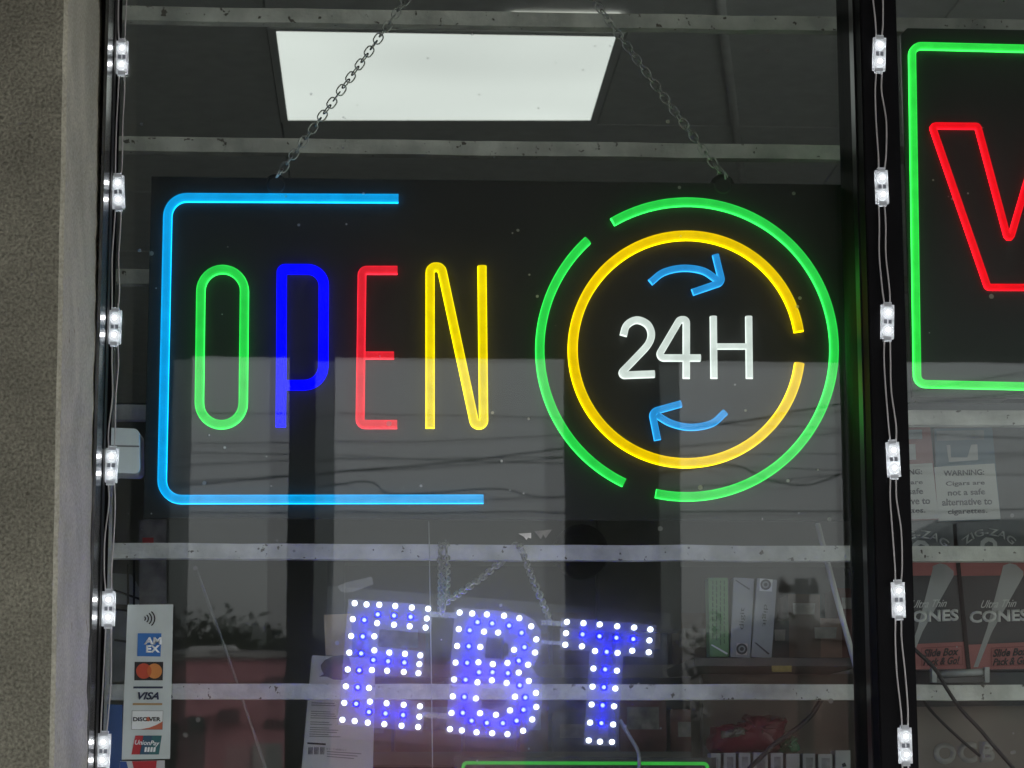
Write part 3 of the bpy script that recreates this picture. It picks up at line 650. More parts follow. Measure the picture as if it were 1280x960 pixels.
def string(label, mods, Y):
    t = thing('led_string', label, 'string light', tuple(P(*mods[-1], Y)), 'led module strings down the window')
    o0 = WL[t.name]
    for i, (u, v) in enumerate(mods):
        b = link_mesh('module', MOD, None, t, P(u, v, Y)-o0, (0, random.uniform(-.06, .06), random.uniform(-.08, .08)))
        for dz in (-.0095, .0095):
            l_ = link_mesh('lens', LENS, None, b, (0, -.0026, dz)); link_mesh('lens_core', CORE, None, b, (0, -.0052, dz)); link_mesh('light_chip', CORE, None, b, (0, .0008, dz))
        link_mesh('chip', CHIP, None, b, (0, -.0026, 0)); link_mesh('plug', PLUG, None, b, (0, -.0026, .0185)); link_mesh('plug', PLUG, None, b, (0, -.0026, -.0185))
    for (u0, v0), (u1, v1) in zip(mods[:-1], mods[1:]):
        k = random.uniform(-3.5, 3.5); k2 = random.uniform(-3, 3)
        for s in (-1, 1):
            kk = k+random.uniform(-2, 2)
            pts = smooth2([(u0+s*3.6, v0+22), (u0+s*4+(u1-u0)*.2+k2*.5, v0+.28*(v1-v0)), ((u0+u1)/2+s*(3.5+random.uniform(-1, 2.5))+kk, (v0+v1)/2), (u1+s*4.4-(u1-u0)*.2+kk*.5-k2*.4, v1-.26*(v1-v0)), (u1+s*3.6, v1-22)])
            build(MB().tube([P(a[0], a[1], Y+.0005) for a in pts], .00085, 6), 'wire', wire, t, smooth=True)
    return t
string('left string of white light modules beside the stucco wall', [(157, -98), (152.3, 72), (147.8, 240.5), (143.6, 409), (139.3, 582), (135.8, 761), (129.5, 939), (125, 1115)], YG-.007)
string('right string of white light modules down the black mullion', [(1094, -98), (1098.8, 68), (1102, 234), (1109, 402.5), (1116.5, 574.5), (1122.8, 750), (1131.3, 932), (1138, 1112)], YF-.003)

# =============================================================== CARD STICKER
st = thing('card_sticker', 'pale vertical sticker with payment card logos low on the left glass', 'sticker', tuple(P(183, 950, YG-.001)))
YK = YG-.0014
quad('sheet', [(159.5, 756), (216.5, 755.5), (212.5, 948.5), (152, 949.5)], YK+.0003, mat('sticker_paper', (.54, .62, .62), .5, var=.05, vscale=40), st, .0006)
ink = mat('black_ink', (.015, .015, .018), .6)
def C6(L_): return [(150+x*.2292, 740+y*.2292) for x, y in L_]
def qk(name, L_, m, k=0, p=st, f=C6, Y=YK): return quad(name, f(L_), Y-.0001*(k+1), m, p, .00008)
def PK(name, L_, m, k=0): return qk(name, L_, m, k)
for i, (r, h) in enumerate(((10, 14), (20, 24), (31, 36), (42, 48))):
    cx, cy = 118+[8, 14, 20, 26][i]*.6, 145
    a = [(cx + r*1.25*math.cos(g), cy+r*1.15*math.sin(g)) for g in [math.radians(-48+96*j/8) for j in range(9)]]
    o_ = [(cx + (r+5.5)*1.25*math.cos(g), cy+(r+5.5)*1.15*math.sin(g)) for g in [math.radians(48-96*j/8) for j in range(9)]]
    PK('contactless_wave', a+o_, ink)
cardblue = mat('card_blue', (.035, .17, .50), .5); cardwhite = mat('card_white', (.78, .84, .86), .5)
PK('card_logo', [(97, 225), (226, 225), (221, 352), (94, 350)], cardblue)
text('lettering', 'AM', C6([(138, 246), (226, 246), (226, 286), (130, 286)]), YK-.0002, cardwhite, st, .045)
text('lettering', 'EX', C6([(142, 290), (218, 290), (218, 330), (142, 330)]), YK-.0002, cardwhite, st, .045)
PK('card_logo', [(80, 381), (236, 381), (233, 482), (78, 482)], mat('card_black', (.02, .018, .018), .5))
circ = lambda cx, cy, r, a0=0, a1=360, n=26: [(cx+r*math.cos(math.radians(a0+(a1-a0)*i/n)), cy+r*math.sin(math.radians(a0+(a1-a0)*i/n))) for i in range(n + (0 if a1-a0 == 360 else 1))]
PK('card_circle', circ(130, 431, 42), mat('card_red', (.50, .07, .03), .5), 1); PK('card_circle', circ(188, 431, 41), mat('card_orange', (.62, .24, .06), .5), 2)
PK('card_overlap', circ(188, 431, 41, 134, 226)+circ(130, 431, 42, -44, 44), mat('card_mix', (.55, .12, .03), .5), 3)
PK('card_stripe', [(73, 515), (234, 515), (233, 526), (72, 526)], mat('navy_ink', (.02, .03, .07), .5)); PK('card_stripe', [(70, 606), (231, 606), (230, 617), (69, 617)], mat('gold_ink', (.38, .26, .12), .5))
text('lettering', 'VISA', C6([(98, 546), (216, 546), (212, 587), (98, 587)]), YK-.0002, mat('navy_ink'), st, .03, shear=.3)
PK('card_logo', [(65, 647), (236, 647), (232, 751), (62, 751)], mat('card_rim', (.16, .17, .18), .5)); PK('card_face', [(67, 649), (234, 649), (230, 749), (64, 749)], mat('card_pale', (.74, .80, .80), .5), 1)
PK('card_sweep', [(232, 706), (230, 749), (110, 749), (160, 740), (200, 724)], mat('card_salmon', (.50, .13, .07), .5), 2)
text('lettering', 'DISC VER', C6([(72, 682), (222, 682), (222, 705), (72, 705)]), YK-.0003, ink, st, .03)
PK('card_dot', circ(154, 693, 12), mat('card_salmon'), 3)
PK('card_logo', [(84, 783), (128, 783), (108, 886), (62, 886)], mat('union_red', (.45, .03, .04), .5)); PK('card_logo', [(126, 783), (176, 783), (158, 886), (106, 886)], mat('union_blue', (.03, .09, .15), .5), 0)
PK('card_logo', [(174, 783), (228, 783), (212, 886), (156, 886)], mat('union_green', (.03, .14, .15), .5), 0)
text('lettering', 'UnionPay', C6([(82, 806), (216, 812), (214, 846), (80, 840)]), YK-.0002, cardwhite, st, .015, shear=.25)
for i in range(4): PK('character', [(136+i*16, 846), (147+i*16, 846), (144+i*16, 872), (132+i*16, 872)], cardwhite, 1)
s2 = thing('round_sticker', 'red white and blue sticker just below the card sticker', 'sticker', tuple(P(180, 990, YG-.001)))
quad('sheet', [(150, 951.5), (206, 950.5), (206, 1010), (148, 1010)], YK+.0003, mat('sticker_white', (.50, .52, .54), .5), s2)
quad('red_field', [(165, 951.5), (196, 951), (190, 1008), (178, 1008)], YK, mat('sticker_red', (.42, .02, .03), .5), s2, .0002)
quad('blue_field', [(150, 952), (158, 952), (172, 1008), (150, 1008)], YK, mat('sticker_blue', (.02, .06, .25), .5), s2, .0002)

# =============================================================== THINGS IN THE WINDOW
def carton(name, label, cat, px, Y, depth, m, group=None, bevel=.0006):
    q = [P(u, v, Y) for u, v in px]
    t = thing(name, label, cat, tuple((q[2]+q[3])/2), group)
    build(MB().prism(q, depth), 'body', m, t, bevel=bevel); return t
# shelf on the right with three slim boxes
C7 = lambda L_: [(870+x*.2292, 640+y*.2292) for x, y in L_]
YX = 2.80
greym = mat('box_silver_grey', (.30, .31, .33), .45, var=.08, vscale=30); greenm = mat('box_green', (.13, .27, .12), .5, var=.12, vscale=20)
dk = mat('box_dark_print', (.06, .06, .065), .5); whm = mat('box_white_print', (.72, .72, .72), .4)
bx_ = carton('slim_box', 'slim green box standing left of two grey boxes on the shelf', 'box', C7([(68, 358), (174, 358), (180, 790), (76, 790)]), YX, .03, greenm, 'slim boxes on the right shelf')
random.seed(3)
for i in range(4):
    y = 375
    while y < 700:
        h = random.uniform(12, 34)
        a = 88+i*21; quad('print_line', C7([(a, y), (a+6, y), (a+7, y+h), (a+1, y+h)]), YX-.0003, mat('green_dark_print', (.05, .10, .05), .6), bx_, .0002)['kind'] = 'stuff'; y += h+8
quad('corner_stripe', C7([(80, 725), (88, 722), (174, 770), (168, 778)]), YX-.0003, whm, bx_, .0002)
bx_ = carton('slim_box', 'slim grey box with ring mark near its foot, middle of three', 'box', C7([(206, 357), (318, 363), (296, 796), (186, 790)]), YX, .03, greym, 'slim boxes on the right shelf')
quad('corner_stripe', C7([(212, 372), (222, 372), (296, 420), (288, 424)]), YX-.0003, dk, bx_, .0002)
quad('ring_square', C7([(222, 714), (282, 718), (278, 780), (218, 778)]), YX-.0003, mat('box_pink_white', (.50, .44, .44), .4), bx_, .0002)
quad('ring_mark', C7(circ(250, 747, 30)), YX-.0006, dk, bx_, .0002); quad('ring_inner', C7(circ(250, 747, 19)), YX-.0009, greym, bx_, .0002); quad('ring_core', C7(circ(250, 747, 11)), YX-.0012, dk, bx_, .0002)
text('lettering', 'digit', C7([(234, 640), (240, 520), (272, 522), (266, 642)]), YX-.0004, dk, bx_, .0)
bx_ = carton('slim_box', 'slim grey box with white square at its top, rightmost of three', 'box', C7([(334, 360), (443, 370), (412, 798), (300, 790)]), YX, .03, greym, 'slim boxes on the right shelf')
quad('corner_stripe', C7([(318, 712), (328, 712), (402, 772), (394, 778)]), YX-.0003, dk, bx_, .0002)
quad('ring_square', C7([(348, 362), (418, 368), (414, 434), (346, 430)]), YX-.0003, whm, bx_, .0002)
quad('ring_mark', C7(circ(380, 396, 29)), YX-.0006, dk, bx_, .0002); quad('ring_inner', C7(circ(380, 396, 19)), YX-.0009, greym, bx_, .0002); quad('ring_core', C7(circ(380, 396, 10)), YX-.0012, dk, bx_, .0002)
text('lettering', 'digit', C7([(394, 505), (384, 625), (356, 622), (364, 502)]), YX-.0004, dk, bx_, .0)
# shelves
def shelf(name, label, u0, u1, v, Y0, Y1, m, th=.012):
    a = P(u0, v, Y0); b_ = P(u1, v, Y0)
    o = bxo(name, (a.x, Y0, a.z-th), (b_.x, Y1, a.z), m, bevel=.001); tag(o, label, 'shelf'); return o
shm = mat('shelf_dark_laminate', (.075, .07, .065), .4, var=.2, vscale=10)
tan_ = mat('cabinet_brown', (.10, .085, .065), .5, var=.25, vscale=6)
shelf('display_shelf', 'dark display shelf under the three slim boxes', 868, 1078, 822, YX-.02, 3.05, shm, .010)
cbt = bxo('display_cabinet', (P(868, 835, 3.0).x, YX+.15, .6), (P(1085, 835, 3.0).x, 3.045, P(868, 836, YX+.02).z), tan_, bevel=.003); tag(cbt, 'brown low cabinet below the shelf of slim boxes', 'cabinet')
tg = quad('price_tag', C7([(412, 838), (522, 838), (522, 872), (414, 872)]), YX-.021, mat('tag_yellow', (.30, .23, .06), .5, var=.2, vscale=90), None, .001); tag(tg, 'small yellow tag on the shelf edge right of the slim boxes', 'price tag')
# merchandise behind, right
random.seed(11)
merch = [(985, 1025, 742, 822, (.16, .12, .10), 'brown carton behind the leaning rod'), (1012, 1052, 772, 822, (.26, .17, .14), 'reddish brown carton low behind the rod'), (1046, 1080, 735, 822, (.13, .05, .045), 'dark red carton beside the mullion'), (962, 988, 775, 822, (.09, .09, .09), 'black small carton right of the slim boxes')]
for u0, u1, v0, v1, c, lb in merch:
    t = carton('carton', lb, 'box', [(u0, v0), (u1, v0+1), (u1+1, v1), (u0+1, v1)], 2.90+random.uniform(0, .02), .08, mat('carton_%d' % u0, c, .6, var=.3, vscale=25))
    quad('label_patch', [(u0+6, v0+12), (u1-6, v0+12), (u1-7, v0+26), (u0+7, v0+26)], 2.895, mat('faded_label', (.26, .24, .22), .6, var=.3, vscale=60), t, .0005)
# leaning rods
rodm = mat('clear_rod', (.55, .55, .52), .25, var=.1)
r1 = build(MB().tube([P(1022, 655, 2.83), P(1044, 740, 2.80), P(1077, 860, 2.76)], .0035, 8), 'leaning_rod', rodm, smooth=True); tag(r1, 'pale plastic rod leaning right of the slim boxes', 'rod')
r2 = build(MB().tube([P(244, 708, 2.80), P(283, 815, 2.80), P(337, 975, 2.80)], .0016, 8), 'leaning_rod', mat('thin_rod', (.20, .20, .195), .4), smooth=True); tag(r2, 'thin grey rod leaning between the card sticker and the letter E', 'rod')
r3 = build(MB().tube([P(536, 652, 2.69), P(538.5, 800, 2.69), P(541, 985, 2.69)], .0006, 6), 'hanging_string', mat('white_thread', (.5, .5, .5), .5), smooth=True); tag(r3, 'thin white thread hanging beside the chain loop', 'thread')
# white product box behind E
Cp = lambda L_: [(360+x*.2291, 740+y*.2291) for x, y in L_]
YP = 2.79
pb = carton('product_box', 'white product carton with barcode behind the letter E', 'box', Cp([(130, 345), (475, 362), (462, 1010), (72, 975)]), YP, .05, mat('carton_white', (.50, .49, .47), .5, var=.06, vscale=12))
quad('flap', Cp([(196, 124), (345, 118), (352, 350), (205, 345)]), YP+.004, mat('carton_kraft', (.42, .33, .22), .7, var=.12, vscale=30), pb, .001)
sh = [(178, 400), (200, 372), (240, 352), (290, 344), (330, 350), (345, 400), (335, 455), (300, 480), (250, 478), (212, 462), (168, 462), (195, 448), (183, 425)]
quad('picture', Cp(sh), YP-.0004, mat('picture_dark', (.045, .045, .055), .5, var=.3, vscale=60), pb, .0002)
for i, y in enumerate((602, 614, 648, 660, 672, 684, 706, 718, 736, 748, 760, 772, 784)):
    w_ = random.uniform(90, 160)
    quad('print_line', Cp([(128-i, y), (128+w_, y+4), (128+w_, y+9), (128-i, y+5)]), YP-.0004, mat('grey_print', (.20, .20, .20), .6), pb, .0002)
quad('heading', Cp([(106, 820), (206, 826), (206, 836), (106, 830)]), YP-.0004, ink, pb, .0002)
for i in range(14):
    if i in (4, 9): continue
    x = 112+i*6.4; quad('barcode_bar', Cp([(x, 846), (x+3.2, 846), (x+1.6, 886), (x-1.6, 886)]), YP-.0004, ink, pb, .0002)
for i in range(3): quad('print_line', Cp([(212, 868+i*13), (400-i*20, 880+i*13), (400-i*20, 885+i*13), (212, 873+i*13)]), YP-.0004, mat('grey_print'), pb, .0002)
text('lettering', '0 11 0 4888 0 2', Cp([(210, 850), (318, 858), (318, 868), (210, 860)]), YP-.0005, mat('grey_print'), pb)
# lower green sign edge
gs = thing('low_sign', 'thin green light tube of a sign at the bottom edge', 'neon sign', tuple(P(730, 1100, 2.70)))
neon('border_tube', rounded([(579, 953.5), (884, 954.5), (886, 1150), (576, 1150)], 5, closed=True), 2.70, 4.2, glow('tube_dim_green', lin((62, 190, 70)), .75, .8), gs, closed=True)
quad('board', [(568, 946), (895, 947), (897, 1160), (565, 1160)], 2.7006, mat('smoked_panel', (.02, .02, .022), .25), gs, .004)
# small white boxes in a row
random.seed(5)
names = ['leftmost small white packet of the row behind the black cable', 'second small white packet of the row, with dark print', 'third small white packet of the bottom row', 'fourth small white packet, where the black cable passes', 'fifth small white packet, framed grey print', 'sixth small white packet, nearly blank face', 'seventh small white packet with grey square print', 'eighth small white packet beside the tall one', 'taller white packet at the right end of the row']
xs = [860+x*.1797 for x in (155, 245, 350, 452, 573, 680, 795, 903, 1022, 1130)]
pkw = mat('packet_white', (.30, .30, .285), .5, var=.1, vscale=40)
for i in range(9):
    u0, u1 = xs[i]+.6, xs[i+1]-3.2 if i < 8 else xs[i+1]
    vt = (941.5, 941, 941, 940.5, 941, 942, 942, 942.5, 938)[i]
    t = carton('packet', names[i], 'packet', [(u0, vt), (u1, vt), (u1+.6, 1010), (u0+.6, 1010)], 2.78, .03, pkw, 'row of small white packets', .0004)
    if i not in (5, 8): quad('print_block', [(u0+4, vt+5), (u1-3, vt+5), (u1-3, vt+26), (u0+4, vt+26)], 2.7797, mat('packet_print', (.19, .18, .18), .6, var=.4, vscale=120), t, .0002)
    if i == 8: quad('print_dot', [(u0+8, vt+17), (u0+12, vt+15), (u0+14, vt+20), (u0+9, vt+21)], 2.7797, ink, t, .0002)
shelf('packet_shelf', 'low shelf carrying the row of white packets', 880, 1072, 1010, 2.76, 3.0, shm)
# red bag and green piece behind packets
def lumpy(name, label, cat, px, Y, depth, m, amp=.004):
    c = P(sum(p[0] for p in px)/len(px), sum(p[1] for p in px)/len(px), Y); mb = MB(); pts = [P(*p, Y+depth*.5) for p in smooth2(px+[px[0]], 5)[:-1]]
    n = len(pts); rings = [(1, .5), (.86, .12), (.55, 0), (.2, -.02)]
    for s, d in rings:
        for p in pts:
            q = c.lerp(p, s); mb.v.append((q.x+random.gauss(0, amp*.3), Y+depth*d+random.gauss(0, amp*.5), q.z+random.gauss(0, amp*.3)))
    for r in range(3):
        for j in range(n): mb.f.append((r*n+j, r*n+(j+1) % n, (r+1)*n+(j+1) % n, (r+1)*n+j))
    mb.f.append(tuple(3*n+j for j in range(n))); mb.f.append(tuple(range(n-1, -1, -1)))
    o = build(mb, name, m, smooth=True); tag(o, label, cat); return o
C8 = lambda L_: [(860+x*.1797, 840+y*.1797) for x, y in L_]
lumpy('snack_bag', 'crumpled dark red bag behind the row of packets', 'bag', C8([(160, 385), (300, 370), (380, 350), (400, 300), (560, 310), (640, 320), (690, 330), (670, 400), (640, 480), (600, 560), (160, 560)]), 2.84, .07, mat('foil_red', (.20, .025, .045), .3, var=.3, vscale=20, bump=.6, bscale=30))
lumpy('snack_bag', 'small green bag at the right of the red bag', 'bag', C8([(640, 500), (700, 450), (745, 455), (768, 560), (630, 560)]), 2.85, .04, mat('foil_green', (.02, .16, .075), .35, var=.2, vscale=30))
lumpy('snack_bag', 'pale crumpled wrapper lying on the red bag', 'bag', C8([(235, 415), (370, 385), (395, 405), (370, 440), (240, 465)]), 2.83, .02, mat('foil_pale', (.25, .25, .22), .35, var=.3, vscale=40, bump=.6, bscale=40))
# black cables
cab = mat('cable_rubber', (.018, .018, .02), .5)
c1 = build(MB().tube([P(*p, 2.755) for p in smooth2([(1028, 872), (1022, 882), (1015, 893), (1002, 906), (985, 918), (965, 933), (950, 948), (936, 962), (925, 985)])], .0028, 8), 'black_cable', cab, smooth=True); tag(c1, 'black cable curving down left behind the lowest bar in the wide pane', 'cable')
c2 = build(MB().tube([P(*p, 2.69) for p in smooth2([(1120, 790), (1150, 818), (1170, 838), (1183, 860), (1200, 885), (1225, 912), (1240, 930), (1268, 962), (1285, 985)])], .0022, 8), 'black_cable', cab, smooth=True); tag(c2, 'black cable slanting down across the packages in the right pane', 'cable')
c3 = build(MB().tube([P(*p, 2.785) for p in smooth2([(1150, 868), (1162, 886), (1180, 905), (1205, 928), (1225, 945)])], .0018, 8), 'black_cable', cab, smooth=True); tag(c3, 'shorter dark cable below the bar in the right pane', 'cable')
c4 = build(MB().tube([P(*p, 2.675) for p in smooth2([(775, 900), (788, 922), (797, 938), (799, 952), (798, 975)])], .0020, 8), 'grey_cable', mat('grey_cable', (.25, .25, .26), .4), smooth=True); tag(c4, 'grey cable dropping from the foot of the letter T', 'cable')

# =============================================================== RIGHT PANE PACKAGES
C9 = lambda L_: [(1130+x*.2083, 500+y*.2083) for x, y in L_]
YR = 2.80
cardp = mat('warning_card', (.50, .50, .48), .6, var=.04, vscale=20); prn = mat('grey_ink', (.10, .10, .105), .6)
def warn(label, dx, col, body):
    f = lambda L_: [(x+dx, y+(-.6 if dx else 0)) for x, y in C9(L_)]
    t = carton('cigar_pouch', label, 'pouch', f([(180, 170), (530, 165), (582, 718), (208, 730)]), YR, .012, mat(body, col, .4, var=.12, vscale=25), 'pouches with warning cards')
    quad('warning_card', f([(182, 402), (543, 381), (580, 714), (208, 726)]), YR-.0006, cardp, t, .0005)
    for s, a in (('WARNING:', (236, 480, 418, 452)), ('Cigars are', (250, 484, 484, 518)), ('not a safe', (262, 486, 533, 570)), ('alternative to', (228, 528, 588, 630)), ('cigarettes.', (262, 500, 652, 690))):
        x0, x1, y0, y1 = a
        text('lettering', s, f([(x0, y0+5), (x1, y0-3), (x1+2, y1-3), (x0+2, y1+5)]), YR-.0009, prn, t, .022)
    quad('picture', f([(255, 270), (278, 270), (282, 345), (380, 345), (404, 268), (440, 266), (445, 360), (270, 372)]), YR-.0004, mat('pouch_print', (.42, .42, .42), .5), t, .0002)
    quad('strip', f([(195, 185), (480, 180), (482, 236), (198, 246)]), YR-.0004, mat('pouch_strip', (.22, .24, .25), .5, var=.2, vscale=50), t, .0002)
warn('blue grey pouch with the whole cigar warning card readable', 0, (.12, .17, .21), 'pouch_blue')
warn('reddish pouch with warning card half hidden by the mullion', -77.5, (.27, .13, .13), 'pouch_red')
def zig(label, px, tx, dx):
    t = carton('paper_box', label, 'box', px, YR+.004, .03, mat('zig_grey', (.085, .095, .10), .5, var=.15, vscale=30), 'grey arched lettering boxes')
    text('lettering', 'ZIG-ZAG', tx, YR+.0035, mat('pale_print', (.36, .37, .36), .5), t, .02, arc=1.6)
    cx, cy = (tx[0][0]+tx[1][0])/2, tx[2][1]+17
    quad('emblem', [(cx+dx_*1, cy+dy_) for dx_, dy_ in [(-11, 0), (-10, -9), (-4, -14), (5, -13), (10, -8), (11, 0), (6, 0), (5, -7), (0, -9), (-5, -6), (-6, 0)]], YR+.0035, mat('pale_print'), t, .0002)
zig('dark grey box with ZIG-ZAG arch directly under the readable warning card', C9([(315, 738), (690, 712), (706, 905), (325, 905)]), [(1204, 661), (1268, 659), (1268, 668.5), (1204, 670)], 0)
zig('dark grey box with ZIG-ZAG arch half hidden by the mullion', [(1108, 654), (1191, 652.5), (1193, 690), (1110, 690)], [(1118, 663), (1184, 662), (1184, 672), (1118, 673)], 0)
def cones(label, dx):
    f = lambda L_: [(x+dx, y) for x, y in L_]
    Y = YR+.001
    t = carton('cone_box', label, 'box', f([(1199, 700), (1288, 700), (1298, 838), (1213, 838)]), Y, .05, mat('cone_dark', (.05, .052, .055), .5, var=.2, vscale=15), 'dark boxes of paper cones')
    rd = mat('cone_red', (.36, .12, .11), .5, var=.1, vscale=20); pl = mat('cone_pale', (.34, .345, .335), .5, var=.12, vscale=22); wp = mat('cone_white', (.58, .58, .56), .5)
    quad('top_band', f([(1199.5, 700), (1287.5, 700), (1288.3, 719), (1201.5, 720)]), Y-.0003, rd, t, .0002)
    quad('lower_band', f([(1210, 806), (1295.5, 802), (1297.7, 836), (1213, 837)]), Y-.0003, rd, t, .0002)
    quad('cone_picture', f([(1254, 707), (1262, 704), (1270, 706), (1279, 714), (1279, 720), (1240, 790), (1222.5, 834), (1217, 834), (1234, 785)]), Y-.0006, pl, t, .0002)
    text('lettering', 'Ultra Thin', f([(1227, 750.5), (1271, 749), (1270, 758.5), (1226, 760)]), Y-.0010, wp, t, .0, shear=.4)
    text('lettering', 'CONES', f([(1211.5, 764), (1285, 761), (1285.5, 776), (1212, 779)]), Y-.0010, wp, t, .04)
    quad('label_box', f([(1238.5, 809.5), (1290, 807), (1291, 831), (1238.5, 833)]), Y-.0009, mat('cone_dark_red', (.26, .07, .065), .5), t, .0002)
    quad('label_face', f([(1239.8, 810.8), (1288.8, 808.3), (1289.8, 830), (1239.8, 832)]), Y-.0012, rd, t, .0002)
    text('lettering', 'Slide Box', f([(1242, 811.5), (1286, 809), (1285, 819), (1241, 821.5)]), Y-.0016, mat('cone_ink', (.06, .045, .045), .5), t, .03, shear=.2)
    text('lettering', 'Pack & Go!', f([(1242, 823), (1287, 820), (1286, 830), (1241, 832)]), Y-.0016, mat('cone_ink'), t, .03, shear=.2)
cones('box of CONES with the full C visible in the right pane', 0)
cones('box of CONES whose first letter is hidden by the mullion', -87)
dv = quad('gap_shade', [(1195.5, 702), (1200, 702), (1213.5, 836), (1208.5, 836)], YR-.001, mat('gap_black', (.006, .006, .006), .8), None, .03); tag(dv, 'thin black strip standing in for the dark gap between the two cone boxes', 'gap_shade')  # black strip put in for the shade of the gap
hd = thing('clip_holder', 'clear grey clip holder on the bar under the cone boxes', 'holder', tuple(P(1200, 853, 2.735)))
build(MB().tube([P(1170, 843, 2.745), P(1233, 840, 2.745)], .0045, 10), 'tube', mat('holder_grey', (.35, .36, .36), .25, var=.2, vscale=30), hd, smooth=True)
for u in (1168, 1234): quad('end_cap', [(u-3, 834), (u+3, 834), (u+3, 853), (u-3, 853)], 2.739, mat('holder_pale', (.42, .43, .42), .3), hd, .012)
quad('tray', [(1168, 848), (1234, 846), (1235, 853), (1168, 854)], 2.742, mat('holder_dark', (.12, .12, .12), .4), hd, .02)
op = thing('paper_display', 'brown display panel with large pale OCB letters at the bottom right', 'display', tuple(P(1220, 1000, 2.81)))
quad('panel', [(1120, 884), (1330, 882), (1335, 1010), (1125, 1010)], 2.81, mat('display_brown', (.17, .145, .125), .6, var=.25, vscale=8), op, .01)
text('lettering', 'OCB', [(1166, 928), (1243, 926), (1244, 953), (1168, 956)], 2.8095, mat('display_pale', (.30, .285, .265), .6, var=.15, vscale=40), op, .05, spacing=1.15)
quad('edge_strip', [(1120, 874), (1330, 871), (1330, 881), (1120, 884)], 2.80, mat('strip_dark', (.05, .05, .05), .5), op, .004)
pn = bxo('back_board', (P(1120, 600, 2.9).x, 2.92, 1.5), (P(1420, 600, 2.9).x, 2.935, P(1200, 500, 2.9).z), mat('pegboard_grey', (.12, .125, .125), .7, var=.15, vscale=5)); tag(pn, 'grey board behind the packages in the right pane', 'board')

# left corner clutter behind the glass
sp = thing('glint_box', 'pale rounded box standing in for a bright glint beside the string light', 'glint', tuple(P(150, 590, 2.655)))  # a bright glint built as a solid pale box
q = [P(*p, 2.655) for p in rounded([(128, 534), (174, 536), (175, 592), (126, 590)], 7, closed=True, seg=4)]
build(MB().prism(q, .05), 'body', mat('glint_white', (.85, .87, .88), .3, var=.05), sp); quad('glint_seam', [(128, 556), (174, 557), (174, 559), (128, 558)], 2.6545, mat('seam_grey', (.2, .2, .2), .5), sp, .0005)
sp = thing('wall_poster', 'faded poster with a red patch behind the bar at the left', 'poster', tuple(P(192, 690, 2.84)))
quad('sheet', [(174, 650), (208, 650), (208, 760), (174, 760)], 2.84, mat('poster_grey', (.16, .15, .14), .6, var=.45, vscale=55), sp, .002); quad('red_patch', [(178, 672), (192, 672), (192, 682), (178, 682)], 2.8395, mat('poster_red', (.35, .04, .04), .5), sp, .0004)
bb_ = quad('blue_card', [(132, 880), (153, 881), (152, 985), (130, 985)], 2.70, mat('card_blue_print', (.03, .10, .30), .5, var=.15, vscale=20), None, .002); tag(bb_, 'blue card behind the string light at the bottom left', 'card')
hl = thing('wire_rack', 'black wire rack behind the string light at the lower left', 'rack', tuple(P(165, 860, 2.85)))
for i, L_ in enumerate(([(160, 705), (160, 865)], [(168, 700), (166, 865)], [(143, 738), (184, 752)], [(143, 762), (184, 765)], [(143, 800), (184, 806)])):
    build(MB().tube([P(*p, 2.85) for p in L_], .0014, 6), 'rod', cab, hl, smooth=True)
quad('card', [(136, 716), (164, 718), (182, 748), (184, 758), (136, 754)], 2.87, mat('rack_card', (.38, .40, .41), .5, var=.1), hl, .003)
quad('card', [(136, 765), (186, 762), (186, 850), (134, 852)], 2.88, mat('rack_card_dim', (.17, .18, .18), .5, var=.3, vscale=30), hl, .003)
for k, (L_, lb) in enumerate((([(648, 667), (664, 666), (664, 673), (660, 672), (658, 675), (655, 671)], 'torn white paper scrap on the glass above the thin chain'), ([(668, 664), (690, 662), (682, 673), (679, 668), (676, 674)], 'fainter torn tape scrap right of the white scrap'))):
    o = quad('paper_scrap', L_, YG-.0008, mat('scrap_%d' % k, ((.85, .86, .86), (.34, .345, .345))[k], .7, var=.2, vscale=80), None, .0005); tag(o, lb, 'paper scrap')
tp = quad('tape_piece', C5([(106, 236), (140, 224), (216, 206), (222, 232), (150, 258), (118, 256)]), YG+.005, acr('clear_tape', .035, .03, (.8, .82, .85)), None, .0004); tag(tp, 'crinkled clear tape on the glass above the letter E', 'tape')

# gondola and goods deeper in the shop
random.seed(21)
gd = thing('gondola_shelf', 'dim shelving unit deeper in the shop behind the dotted letters', 'shelving', (.1, 3.9, 0))
bxo('back_panel', (-.08, 4.16, .1), (1.25, 4.19, 1.98), mat('gondola_grey', (.10, .10, .105), .7, var=.2, vscale=4), gd)
gz = [P(600, v, 3.75).z for v in (1180, 1060, 940, 832)]
for z in gz: bxo('shelf_board', (-.08, 3.72, z-.02), (1.25, 4.16, z), mat('gondola_shelf_paint', (.16, .15, .14), .6, var=.2, vscale=9), gd)
for x in (-.08, .5, 1.25): bxo('post', (x-.015, 4.13, 0), (x+.015, 4.158, 2.0), mat('gondola_grey'), gd)
cols = [((.10, .07, .05), 'brown'), ((.05, .06, .09), 'navy'), ((.13, .12, .11), 'grey'), ((.14, .05, .045), 'dark red'), ((.05, .08, .06), 'dark green'), ((.17, .13, .07), 'tan')]
